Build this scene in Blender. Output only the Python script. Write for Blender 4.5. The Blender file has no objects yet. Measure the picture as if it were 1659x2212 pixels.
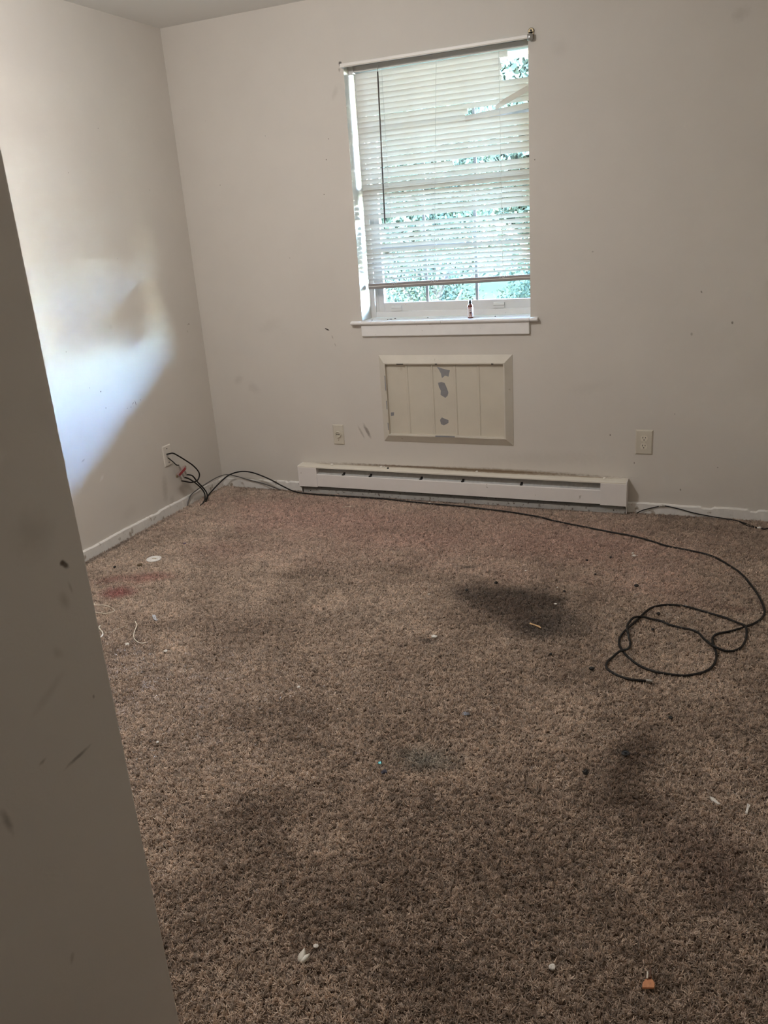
import bpy, bmesh, math, random
import numpy as np
from mathutils import Vector, Matrix

random.seed(7)
rng = np.random.default_rng(7)
S = bpy.context.scene
COL = S.collection

# ------------------------------------------------------------------ camera
cam_d = bpy.data.cameras.new('camera')
cam = bpy.data.objects.new('camera', cam_d)
COL.objects.link(cam)
cam_d.sensor_fit = 'HORIZONTAL'
cam_d.sensor_width = 36.0
cam_d.lens = 36.0 * 1765.42 / 1659.0
cam_d.clip_start = 0.02
cam_d.clip_end = 300
cam.matrix_world = Matrix((
    (0.92129821, -0.06779679, 0.38290104, 2.83558),
    (0.38291474, 0.3296554, -0.86296212, -4.00062),
    (-0.06771933, 0.94166391, 0.32967132, 1.42651),
    (0, 0, 0, 1)))
S.camera = cam

# ------------------------------------------------------------------ sky, sun, exposure
SKY_STRENGTH = 98.0
SUN_STRENGTH = 70.0
FILL_LAMP_STRENGTH = 104.0
EXPOSURE = 0.0

W = bpy.data.worlds.new('sky')
S.world = W
W.use_nodes = True
nt = W.node_tree
nt.nodes.clear()
sky = nt.nodes.new('ShaderNodeTexSky')
sky.sky_type = 'NISHITA'
sky.sun_disc = False
sky.sun_elevation = math.radians(48)
sky.sun_rotation = math.radians(200)
sky.air_density = 1.1
sky.dust_density = 0.2
sky.ozone_density = 4.0
bg = nt.nodes.new('ShaderNodeBackground')
bg.inputs['Strength'].default_value = SKY_STRENGTH
wo = nt.nodes.new('ShaderNodeOutputWorld')
nt.links.new(sky.outputs[0], bg.inputs[0])
nt.links.new(bg.outputs[0], wo.inputs[0])

sun_d = bpy.data.lights.new('sun', 'SUN')
sun_d.energy = SUN_STRENGTH
sun_d.angle = math.radians(0.6)
sun_d.color = (1.0, 0.95, 0.86)
sun = bpy.data.objects.new('sun', sun_d)
COL.objects.link(sun)
sun.location = (0, -10, 12)
sun.rotation_euler = Vector((-0.28, 0.68, -0.72)).to_track_quat('-Z', 'Y').to_euler()

S.view_settings.view_transform = 'Standard'
S.view_settings.look = 'None'
S.view_settings.exposure = EXPOSURE
S.view_settings.gamma = 1.0
S.view_settings.use_curve_mapping = False
S.cycles.use_denoising = True
S.cycles.max_bounces = 8
S.cycles.diffuse_bounces = 5
S.cycles.glossy_bounces = 4
S.cycles.transmission_bounces = 8
S.cycles.transparent_max_bounces = 8
S.cycles.use_light_tree = False
S.cycles.adaptive_threshold = 0.02
S.cycles.sample_clamp_indirect = 8.0
S.cycles.caustics_reflective = False
S.cycles.caustics_refractive = False

# ------------------------------------------------------------------ room measures (metres)
RX, H = 3.06, 2.459            # right wall, ceiling
PX, PY = 2.0094, -3.187        # free corner of the closet partition
YB = -5.1                      # end of the entry passage
WL, WR, WS, WT = 1.015, 1.909, 0.963, 2.166   # window opening
FZ = -0.008                    # carpet backing


# ------------------------------------------------------------------ helpers
def tag(o, label=None, cat=None, group=None, kind=None):
    if label: o['label'] = label
    if cat: o['category'] = cat
    if group: o['group'] = group
    if kind: o['kind'] = kind
    return o


def empty(name, loc, label=None, cat=None, group=None, kind=None):
    o = bpy.data.objects.new(name, None)
    COL.objects.link(o)
    o.location = loc
    o.empty_display_size = 0.05
    return tag(o, label, cat, group, kind)


def root_loc(o):
    p = Vector((0, 0, 0))
    while o is not None:
        p = p + o.location
        o = o.parent
    return p


class MB:
    def __init__(self):
        self.v = []
        self.f = []

    def add(self, vs, fs):
        b = len(self.v)
        self.v += [tuple(map(float, p)) for p in vs]
        self.f += [tuple(i + b for i in f) for f in fs]
        return self

    def box(self, x0, x1, y0, y1, z0, z1):
        x0, x1 = min(x0, x1), max(x0, x1)
        y0, y1 = min(y0, y1), max(y0, y1)
        z0, z1 = min(z0, z1), max(z0, z1)
        vs = [(x0, y0, z0), (x1, y0, z0), (x1, y1, z0), (x0, y1, z0),
              (x0, y0, z1), (x1, y0, z1), (x1, y1, z1), (x0, y1, z1)]
        fs = [(0, 3, 2, 1), (4, 5, 6, 7), (0, 1, 5, 4), (1, 2, 6, 5), (2, 3, 7, 6), (3, 0, 4, 7)]
        return self.add(vs, fs)

    def loft(self, loops, closed_loop=True, caps=True):
        n = len(loops[0])
        vs = [p for l in loops for p in l]
        fs = []
        m = n if closed_loop else n - 1
        for i in range(len(loops) - 1):
            for j in range(m):
                k = (j + 1) % n
                fs.append((i * n + j, i * n + k, (i + 1) * n + k, (i + 1) * n + j))
        if caps and closed_loop:
            fs.append(tuple(range(n - 1, -1, -1)))
            fs.append(tuple((len(loops) - 1) * n + j for j in range(n)))
        return self.add(vs, fs)

    def extrude_x(self, prof, x0, x1):       # prof: (y, z) points, closed
        return self.loft([[(x0, y, z) for y, z in prof], [(x1, y, z) for y, z in prof]])

    def extrude_y(self, prof, y0, y1):       # prof: (x, z)
        return self.loft([[(x, y0, z) for x, z in prof], [(x, y1, z) for x, z in prof]])

    def extrude_z(self, prof, z0, z1):       # prof: (x, y)
        return self.loft([[(x, y, z0) for x, y in prof], [(x, y, z1) for x, y in prof]])

    def tube(self, pts, r, n=8, caps=True):
        pts = [Vector(p) for p in pts]
        rs = r if isinstance(r, (list, tuple)) else [r] * len(pts)
        loops = []
        up = None
        for i, p in enumerate(pts):
            a = pts[max(i - 1, 0)]
            b = pts[min(i + 1, len(pts) - 1)]
            t = (b - a).normalized()
            if up is None:
                up = t.orthogonal().normalized()
            else:
                up = (up - t * up.dot(t))
                up = up.normalized() if up.length > 1e-6 else t.orthogonal().normalized()
            s = t.cross(up)
            loops.append([tuple(p + (up * math.cos(2 * math.pi * k / n) + s * math.sin(2 * math.pi * k / n)) * rs[i]) for k in range(n)])
        return self.loft(loops, True, caps)

    def lathe(self, prof, c, n=24, axis='z'):   # prof: (r, h)
        loops = []
        for r, h in prof:
            l = []
            for k in range(n):
                a = 2 * math.pi * k / n
                u, w = r * math.cos(a), r * math.sin(a)
                if axis == 'z': l.append((c[0] + u, c[1] + w, c[2] + h))
                elif axis == 'y': l.append((c[0] + u, c[1] + h, c[2] + w))
                else: l.append((c[0] + h, c[1] + u, c[2] + w))
            loops.append(l)
        return self.loft(loops)

    def build(self, name, mat, parent=None, smooth=False, bevel=0.0, seg=2, kind=None):
        off = root_loc(parent) if parent else Vector((0, 0, 0))
        me = bpy.data.meshes.new(name)
        me.from_pydata([(x - off.x, y - off.y, z - off.z) for x, y, z in self.v], [], self.f)
        bm = bmesh.new()
        bm.from_mesh(me)
        bmesh.ops.recalc_face_normals(bm, faces=bm.faces)
        bm.to_mesh(me)
        bm.free()
        me.materials.append(mat)
        if smooth:
            me.polygons.foreach_set('use_smooth', [True] * len(me.polygons))
        o = bpy.data.objects.new(name, me)
        COL.objects.link(o)
        if parent:
            o.parent = parent
        if bevel > 0:
            m = o.modifiers.new('bevel', 'BEVEL')
            m.width = bevel
            m.segments = seg
            m.limit_method = 'ANGLE'
            m.angle_limit = math.radians(40)
        if kind:
            o['kind'] = kind
        return o


def spline(pts, sub=6):
    P = [Vector(p) for p in pts]
    out = []
    for i in range(len(P) - 1):
        p0, p1, p2, p3 = P[max(i - 1, 0)], P[i], P[i + 1], P[min(i + 2, len(P) - 1)]
        for k in range(sub):
            t = k / sub
            out.append(0.5 * ((2 * p1) + (p2 - p0) * t + (2 * p0 - 5 * p1 + 4 * p2 - p3) * t * t + (3 * p1 - p0 - 3 * p2 + p3) * t ** 3))
    out.append(P[-1])
    return out


# ------------------------------------------------------------------ materials
def new_mat(name):
    m = bpy.data.materials.new(name)
    m.use_nodes = True
    t = m.node_tree
    t.nodes.clear()
    out = t.nodes.new('ShaderNodeOutputMaterial')
    b = t.nodes.new('ShaderNodeBsdfPrincipled')
    t.links.new(b.outputs[0], out.inputs[0])
    return m, t, b


def plain(name, col, rough=0.5, metal=0.0, var=0.0, scale=30.0, bump=0.0, trans=0.0, spec=0.5, dirt=None):
    m, t, b = new_mat(name)
    b.inputs['Roughness'].default_value = rough
    b.inputs['Metallic'].default_value = metal
    b.inputs['Specular IOR Level'].default_value = spec
    b.inputs['Base Color'].default_value = (*col, 1)
    if trans:
        b.inputs['Transmission Weight'].default_value = trans
    if var or bump or dirt:
        g = t.nodes.new('ShaderNodeNewGeometry')
        n = t.nodes.new('ShaderNodeTexNoise')
        n.inputs['Scale'].default_value = scale
        n.inputs['Detail'].default_value = 4
        t.links.new(g.outputs['Position'], n.inputs['Vector'])
        if var:
            mx = t.nodes.new('ShaderNodeMix')
            mx.data_type = 'RGBA'
            mx.inputs[6].default_value = (*[c * (1 - var) for c in col], 1)
            mx.inputs[7].default_value = (*[min(1, c * (1 + var)) for c in col], 1)
            t.links.new(n.outputs['Fac'], mx.inputs[0])
            last = mx.outputs[2]
            if dirt:
                n2 = t.nodes.new('ShaderNodeTexNoise')
                n2.inputs['Scale'].default_value = dirt[1]
                n2.inputs['Detail'].default_value = 6
                t.links.new(g.outputs['Position'], n2.inputs['Vector'])
                mr = t.nodes.new('ShaderNodeMapRange')
                mr.inputs[1].default_value = dirt[2]
                mr.inputs[2].default_value = dirt[2] + 0.08
                t.links.new(n2.outputs['Fac'], mr.inputs[0])
                m2 = t.nodes.new('ShaderNodeMix')
                m2.data_type = 'RGBA'
                t.links.new(mr.outputs[0], m2.inputs[0])
                t.links.new(last, m2.inputs[6])
                m2.inputs[7].default_value = (*dirt[0], 1)
                last = m2.outputs[2]
            t.links.new(last, b.inputs['Base Color'])
        if bump:
            bp = t.nodes.new('ShaderNodeBump')
            bp.inputs['Strength'].default_value = bump
            bp.inputs['Distance'].default_value = 0.002
            t.links.new(n.outputs['Fac'], bp.inputs['Height'])
            t.links.new(bp.outputs[0], b.inputs['Normal'])
    return m


def uv_vector(t, axes):
    """2-D coordinate on a surface from the world position: axes like 'xz'."""
    g = t.nodes.new('ShaderNodeNewGeometry')
    s = t.nodes.new('ShaderNodeSeparateXYZ')
    c = t.nodes.new('ShaderNodeCombineXYZ')
    t.links.new(g.outputs['Position'], s.inputs[0])
    for i, a in enumerate(axes):
        t.links.new(s.outputs['xyz'.index(a)], c.inputs[i])
    return g, c.outputs[0]


def spots(t, last, vec, marks, distort=0.3, dscale=40.0):
    """marks: (u, v, ru, rv, rot_deg, colour, strength, softness)"""
    n = t.nodes.new('ShaderNodeTexNoise')
    n.inputs['Scale'].default_value = dscale
    n.inputs['Detail'].default_value = 4
    t.links.new(vec, n.inputs['Vector'])
    sub = t.nodes.new('ShaderNodeVectorMath')
    sub.operation = 'SUBTRACT'
    t.links.new(n.outputs['Color'], sub.inputs[0])
    sub.inputs[1].default_value = (0.5, 0.5, 0.5)
    for (u, v, ru, rv, rot, col, st, soft) in marks:
        mp = t.nodes.new('ShaderNodeMapping')
        mp.vector_type = 'TEXTURE'
        mp.inputs['Location'].default_value = (u, v, 0)
        mp.inputs['Rotation'].default_value = (0, 0, math.radians(rot))
        mp.inputs['Scale'].default_value = (ru, rv, 1)
        t.links.new(vec, mp.inputs['Vector'])
        ad = t.nodes.new('ShaderNodeVectorMath')
        ad.operation = 'MULTIPLY_ADD'
        t.links.new(sub.outputs[0], ad.inputs[0])
        ad.inputs[1].default_value = (distort * 2, distort * 2, 0)
        t.links.new(mp.outputs[0], ad.inputs[2])
        ln = t.nodes.new('ShaderNodeVectorMath')
        ln.operation = 'LENGTH'
        t.links.new(ad.outputs[0], ln.inputs[0])
        mr = t.nodes.new('ShaderNodeMapRange')
        mr.interpolation_type = 'SMOOTHSTEP'
        mr.inputs['From Min'].default_value = 1.0
        mr.inputs['From Max'].default_value = 1.0 - soft
        mr.inputs['To Min'].default_value = 0
        mr.inputs['To Max'].default_value = st
        t.links.new(ln.outputs['Value'], mr.inputs['Value'])
        mx = t.nodes.new('ShaderNodeMix')
        mx.data_type = 'RGBA'
        t.links.new(mr.outputs[0], mx.inputs[0])
        t.links.new(last, mx.inputs[6])
        mx.inputs[7].default_value = (*col, 1)
        last = mx.outputs[2]
    return last


def wall_mat(name, axes, base, marks, speckle=0.0, streak=None):
    m, t, b = new_mat(name)
    b.inputs['Roughness'].default_value = 0.55
    b.inputs['Specular IOR Level'].default_value = 0.3
    g, vec = uv_vector(t, axes)
    n = t.nodes.new('ShaderNodeTexNoise')
    n.inputs['Scale'].default_value = 3.0
    n.inputs['Detail'].default_value = 6
    n.inputs['Roughness'].default_value = 0.6
    t.links.new(vec, n.inputs['Vector'])
    mx = t.nodes.new('ShaderNodeMix')
    mx.data_type = 'RGBA'
    mx.inputs[6].default_value = (*[c * 0.93 for c in base], 1)
    mx.inputs[7].default_value = (*[min(1, c * 1.05) for c in base], 1)
    t.links.new(n.outputs['Fac'], mx.inputs[0])
    last = mx.outputs[2]
    if speckle:
        vo = t.nodes.new('ShaderNodeTexVoronoi')
        vo.inputs['Scale'].default_value = 5.5
        t.links.new(vec, vo.inputs['Vector'])
        mr = t.nodes.new('ShaderNodeMapRange')
        mr.inputs[1].default_value = 0.021
        mr.inputs[2].default_value = 0.012
        mr.inputs[4].default_value = speckle
        t.links.new(vo.outputs['Distance'], mr.inputs[0])
        m2 = t.nodes.new('ShaderNodeMix')
        m2.data_type = 'RGBA'
        t.links.new(mr.outputs[0], m2.inputs[0])
        t.links.new(last, m2.inputs[6])
        m2.inputs[7].default_value = (0.12, 0.1, 0.08, 1)
        last = m2.outputs[2]
    last = spots(t, last, vec, marks, 0.35, 60)
    t.links.new(last, b.inputs['Base Color'])
    nb = t.nodes.new('ShaderNodeTexNoise')
    nb.inputs['Scale'].default_value = 160
    nb.inputs['Detail'].default_value = 3
    t.links.new(vec, nb.inputs['Vector'])
    bp = t.nodes.new('ShaderNodeBump')
    bp.inputs['Strength'].default_value = 0.18
    bp.inputs['Distance'].default_value = 0.001
    t.links.new(nb.outputs['Fac'], bp.inputs['Height'])
    t.links.new(bp.outputs[0], b.inputs['Normal'])
    return m


PAINT = (0.62, 0.585, 0.53)
DK = (0.10, 0.08, 0.06)
GY = (0.30, 0.27, 0.23)
back_marks = [
    (0.805, 0.922, 0.016, 0.005, -25, (0.04, 0.03, 0.025), 0.95, 0.5),
    (0.795, 0.926, 0.006, 0.004, 10, (0.04, 0.03, 0.025), 0.9, 0.5),
    (0.831, 0.882, 0.005, 0.012, 20, GY, 0.6, 0.7), (0.844, 0.84, 0.004, 0.012, 20, GY, 0.5, 0.7),
    (1.000, 2.170, 0.011, 0.014, 20, (0.06, 0.05, 0.045), 0.95, 0.6), (0.993, 2.145, 0.008, 0.012, 0, GY, 0.7, 0.8),
    (0.204, 0.648, 0.05, 0.03, 30, GY, 0.22, 0.9), (0.30, 0.60, 0.06, 0.04, -30, GY, 0.18, 0.9),
    (0.958, 0.360, 0.009, 0.055, 26, GY, 0.55, 0.8), (0.994, 0.368, 0.013, 0.055, 26, (0.2, 0.17, 0.14), 0.75, 0.7),
    (2.678, 1.055, 0.004, 0.008, 20, DK, 0.7, 0.6), (2.647, 0.869, 0.007, 0.010, 0, GY, 0.7, 0.7),
    (2.298, 0.387, 0.004, 0.006, 0, DK, 0.8, 0.6), (2.416, 0.251, 0.003, 0.006, 0, DK, 0.8, 0.6),
    (2.636, 0.126, 0.004, 0.007, 0, DK, 0.7, 0.6), (2.814, 0.917, 0.006, 0.008, 0, DK, 0.7, 0.6),
    (0.855, 1.598, 0.004, 0.004, 0, DK, 0.7, 0.6), (0.884, 1.758, 0.004, 0.004, 0, DK, 0.7, 0.6),
    (1.935, 1.664, 0.004, 0.004, 0, DK, 0.7, 0.6), (0.906, 1.851, 0.004, 0.004, 0, DK, 0.6, 0.6),
    (2.795, 0.246, 0.004, 0.004, 0, DK, 0.6, 0.6), (2.764, 2.124, 0.05, 0.035, 20, GY, 0.25, 0.9),
    (0.96, 2.05, 0.05, 0.02, 60, GY, 0.18, 0.9), (2.05, 2.10, 0.06, 0.05, 0, GY, 0.12, 1.0),
    (1.50, 0.174, 0.95, 0.010, 0, (0.17, 0.12, 0.08), 0.95, 0.7), (1.75, 0.178, 0.55, 0.016, 0, (0.22, 0.16, 0.10), 0.7, 0.9),
    (1.95, 0.25, 0.5, 0.06, 3, GY, 0.16, 1.0), (0.64, 0.10, 0.08, 0.05, 0, GY, 0.1, 1.0),
    (1.46, 0.86, 0.5, 0.05, 0, GY, 0.10, 1.0), (2.2, 1.25, 0.006, 0.004, 0, DK, 0.4, 0.6),
    (0.55, 1.9, 0.003, 0.003, 0, DK, 0.5, 0.6), (0.62, 1.30, 0.004, 0.003, 0, DK, 0.5, 0.6),
    (0.45, 0.95, 0.12, 0.05, 20, GY, 0.10, 1.0), (2.2, 0.62, 0.16, 0.05, 10, GY, 0.10, 1.0),
]
left_marks = [
    (-0.116, 0.982, 0.006, 0.005, 0, DK, 0.9, 0.6), (-0.128, 0.98, 0.003, 0.003, 0, DK, 0.8, 0.6),
    (-0.138, 0.944, 0.008, 0.012, 30, GY, 0.4, 0.9),
    (-0.665, 0.652, 0.003, 0.016, 10, DK, 0.7, 0.5), (-0.684, 0.655, 0.012, 0.003, 35, DK, 0.6, 0.6),
    (-0.705, 0.64, 0.004, 0.003, 0, DK, 0.7, 0.5), (-0.733, 0.64, 0.003, 0.003, 0, DK, 0.6, 0.5),
    (-0.625, 0.66, 0.004, 0.003, 0, DK, 0.8, 0.5), (-0.90, 0.76, 0.005, 0.004, 0, DK, 0.8, 0.5),
    (-0.885, 0.675, 0.004, 0.004, 0, DK, 0.7, 0.5), (-0.971, 0.792, 0.003, 0.003, 0, DK, 0.6, 0.5),
    (-1.10, 0.468, 0.018, 0.006, 20, GY, 0.5, 0.7), (-1.074, 0.98, 0.004, 0.004, 0, GY, 0.7, 0.6),
    (-1.00, 0.35, 0.03, 0.012, 40, (0.75, 0.74, 0.72), 0.5, 0.8),
    (-0.545, 0.15, 0.035, 0.11, -8, GY, 0.35, 0.9), (-0.50, 0.06, 0.03, 0.05, 0, GY, 0.3, 0.9),
    (-0.85, 0.12, 0.10, 0.05, 10, GY, 0.12, 1.0),
    (-0.60, 1.95, 0.003, 0.003, 0, DK, 0.6, 0.6), (-0.85, 1.75, 0.003, 0.004, 0, DK, 0.5, 0.6),
    (-0.75, 1.05, 0.02, 0.02, 0, GY, 0.15, 0.9),
]
part_marks = [
    (-3.226, 1.019, 0.006, 0.012, 35, (0.08, 0.05, 0.03), 0.85, 0.7), (-3.231, 1.023, 0.006, 0.005, 0, (0.08, 0.05, 0.03), 0.8, 0.7),
    (-3.274, 0.742, 0.034, 0.0045, 4, (0.13, 0.10, 0.08), 0.6, 0.8), (-3.335, 0.775, 0.010, 0.004, 10, (0.2, 0.16, 0.12), 0.5, 0.9),
    (-3.24, 0.97, 0.012, 0.022, 20, (0.25, 0.21, 0.16), 0.35, 1.0), (-3.225, 0.985, 0.004, 0.014, 10, (0.25, 0.21, 0.16), 0.35, 1.0),
    (-3.265, 1.08, 0.05, 0.05, 0, (0.25, 0.21, 0.16), 0.22, 1.0), (-3.408, 0.735, 0.008, 0.03, 10, (0.15, 0.12, 0.09), 0.5, 0.9),
    (-3.365, 0.458, 0.006, 0.012, -20, (0.25, 0.21, 0.16), 0.4, 0.9), (-3.27, 0.907, 0.010, 0.015, 30, (0.25, 0.21, 0.16), 0.25, 1.0),
    (-3.30, 0.86, 0.05, 0.012, 25, (0.25, 0.21, 0.16), 0.2, 1.0), (-3.225, 0.81, 0.003, 0.005, 0, (0.2, 0.16, 0.12), 0.6, 0.8),
]
M = {}
M['wall_back'] = wall_mat('wall_back_paint', 'xz', PAINT, [], 0.55)
M['wall_left'] = wall_mat('wall_left_paint', 'yz', PAINT, [], 0.35)
M['wall_part'] = wall_mat('partition_paint', 'yz', PAINT, [])
M['wall_other'] = wall_mat('wall_paint', 'yz', PAINT, [])
M['ceiling'] = plain('ceiling_paint', (0.82, 0.82, 0.80), 0.8, var=0.03, scale=2, bump=0.1)
M['trim'] = plain('trim_paint', (0.70, 0.67, 0.61), 0.45, var=0.08, scale=25, bump=0.2, dirt=((0.40, 0.35, 0.28), 35, 0.66))
M['base'] = plain('baseboard_paint', (0.74, 0.72, 0.68), 0.5, var=0.1, scale=40, bump=0.5, dirt=((0.36, 0.31, 0.25), 22, 0.62))
M['sill'] = plain('sill_paint', (0.83, 0.82, 0.80), 0.4, var=0.06, scale=20, bump=0.2, dirt=((0.38, 0.34, 0.29), 60, 0.68))
M['vinyl'] = plain('window_vinyl', (0.70, 0.70, 0.69), 0.4, var=0.05, scale=20, dirt=((0.42, 0.40, 0.37), 50, 0.68))
M['muntin'] = plain('muntin_aluminium', (0.42, 0.45, 0.50), 0.4, 0.0)
M['heater'] = plain('heater_enamel', (0.76, 0.73, 0.70), 0.42, var=0.05, scale=12, dirt=((0.30, 0.26, 0.21), 40, 0.70))
M['heater_top'] = wall_mat('heater_hood_enamel', 'xy', (0.74, 0.70, 0.61), [(1.0, -0.004, 0.50, 0.020, 0, (0.30, 0.23, 0.15), 0.8, 0.9), (1.75, -0.006, 0.62, 0.026, 0, (0.24, 0.17, 0.10), 0.9, 0.8), (0.74, -0.012, 0.12, 0.02, 0, (0.35, 0.30, 0.23), 0.6, 0.9), (2.2, -0.008, 0.2, 0.014, 0, (0.28, 0.2, 0.12), 0.8, 0.9)])
M['heater_in'] = plain('heater_inner_steel', (0.48, 0.48, 0.46), 0.5, 0.0, var=0.3, scale=60)
M['heater_base'] = plain('heater_base_steel', (0.46, 0.455, 0.43), 0.5, 0.1, var=0.2, scale=40, dirt=((0.13, 0.10, 0.08), 60, 0.60))
M['panel'] = plain('panel_cream_paint', (0.58, 0.535, 0.44), 0.5, var=0.09, scale=9, bump=0.15, dirt=((0.42, 0.35, 0.25), 12, 0.68))
M['panel_trim'] = plain('panel_trim_paint', (0.61, 0.57, 0.49), 0.5, var=0.09, scale=14, bump=0.25, dirt=((0.34, 0.29, 0.2), 30, 0.68))
M['bare_metal'] = plain('bare_galvanised_metal', (0.27, 0.27, 0.28), 0.45, 0.3, var=0.15, scale=60)
M['plate'] = plain('outlet_plate_plastic', (0.57, 0.53, 0.44), 0.4)
M['plate_w'] = plain('cable_plate_plastic', (0.66, 0.62, 0.55), 0.4)
M['socket'] = plain('socket_plastic', (0.66, 0.62, 0.52), 0.35)
M['black'] = plain('black_plastic', (0.012, 0.012, 0.012), 0.45)
M['cable'] = plain('black_cable_jacket', (0.010, 0.009, 0.008), 0.6, spec=0.3)
M['cable_gray'] = plain('gray_cable_jacket', (0.09, 0.085, 0.08), 0.5)
M['nickel'] = plain('nickel_connector', (0.55, 0.53, 0.50), 0.3, 0.9)
M['brass'] = plain('tarnished_brass', (0.34, 0.28, 0.18), 0.4, 0.8, var=0.2, scale=200)
M['steel'] = plain('dull_steel', (0.42, 0.42, 0.41), 0.35, 0.8, var=0.2, scale=200)
M['red'] = plain('splitter_red_label', (0.28, 0.03, 0.035), 0.4)
M['pinkgray'] = plain('splitter_case', (0.42, 0.32, 0.30), 0.35, 0.5)
M['white'] = plain('white_plastic', (0.80, 0.78, 0.74), 0.4)
M['string'] = plain('cream_string', (0.72, 0.66, 0.55), 0.8)
M['gold'] = plain('gold_print', (0.35, 0.25, 0.10), 0.4, 0.3)
M['blueshard'] = plain('pale_blue_plastic', (0.48, 0.52, 0.58), 0.3)
M['blueshard_dark'] = plain('grey_flake_plastic', (0.16, 0.16, 0.18), 0.4)
M['purple'] = plain('purple_plastic', (0.10, 0.07, 0.14), 0.5)
M['wood'] = plain('splinter_wood', (0.62, 0.40, 0.20), 0.7, var=0.2, scale=300)
M['orange'] = plain('orange_plastic', (0.62, 0.27, 0.13), 0.5, var=0.08, scale=100)
M['brown'] = plain('brown_plastic', (0.10, 0.05, 0.03), 0.45)
M['petal'] = plain('cream_petal', (0.80, 0.77, 0.68), 0.6)
M['crumb_black'] = plain('black_crumb', (0.012, 0.011, 0.01), 0.7)
M['crumb_white'] = plain('white_crumb', (0.75, 0.72, 0.66), 0.7)
M['crumb_brown'] = plain('brown_crumb', (0.09, 0.06, 0.03), 0.8)
M['teal'] = plain('teal_foil', (0.12, 0.48, 0.50), 0.15, 0.6)
M['navy'] = plain('navy_shard', (0.02, 0.02, 0.04), 0.35)
M['amber'] = plain('amber_bottle_glass', (0.10, 0.02, 0.012), 0.12)
M['label_white'] = plain('bottle_label_paper', (0.75, 0.70, 0.68), 0.5)
M['label_pink'] = plain('bottle_label_pink', (0.55, 0.30, 0.30), 0.5)
M['label_maroon'] = plain('bottle_label_maroon', (0.09, 0.02, 0.03), 0.5)
M['label_rust'] = plain('bottle_label_rust', (0.30, 0.12, 0.09), 0.5)
M['label_gray'] = plain('bottle_label_print', (0.30, 0.27, 0.25), 0.5)
M['cord'] = plain('blind_cord', (0.62, 0.61, 0.58), 0.7)
M['wand'] = plain('blind_wand', (0.10, 0.085, 0.08), 0.25)
M['rail'] = plain('blind_rail_enamel', (0.46, 0.44, 0.42), 0.4)
M['rail_backlit_shade'] = plain('bottom_rail_backlit_shade', (0.27, 0.25, 0.245), 0.4)  # enamel darkened for the backlit rail: its shade is in the colour

m, t, b = new_mat('blind_slat_vinyl')
b.inputs['Base Color'].default_value = (0.80, 0.775, 0.74, 1)
b.inputs['Roughness'].default_value = 0.4
tr = t.nodes.new('ShaderNodeBsdfTranslucent')
tr.inputs[0].default_value = (0.92, 0.86, 0.79, 1)
ms = t.nodes.new('ShaderNodeMixShader')
ms.inputs[0].default_value = 0.50
t.links.new(b.outputs[0], ms.inputs[1])
t.links.new(tr.outputs[0], ms.inputs[2])
t.links.new(ms.outputs[0], t.nodes['Material Output'].inputs[0])
M['slat'] = m

m = bpy.data.materials.new('window_glass')
m.use_nodes = True
t = m.node_tree
t.nodes.clear()
o_ = t.nodes.new('ShaderNodeOutputMaterial')
tb = t.nodes.new('ShaderNodeBsdfTransparent')
tb.inputs[0].default_value = (0.91, 0.93, 0.95, 1)
gb = t.nodes.new('ShaderNodeBsdfGlossy')
gb.inputs['Roughness'].default_value = 0.02
mx = t.nodes.new('ShaderNodeMixShader')
mx.inputs[0].default_value = 0.04
t.links.new(tb.outputs[0], mx.inputs[1])
t.links.new(gb.outputs[0], mx.inputs[2])
t.links.new(mx.outputs[0], o_.inputs[0])
M['glass'] = m


def emission(name, col, strength):
    m = bpy.data.materials.new(name)
    m.use_nodes = True
    t = m.node_tree
    t.nodes.clear()
    o = t.nodes.new('ShaderNodeOutputMaterial')
    e = t.nodes.new('ShaderNodeEmission')
    e.inputs[0].default_value = (*col, 1)
    e.inputs[1].default_value = strength
    t.links.new(e.outputs[0], o.inputs[0])
    return m


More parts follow.
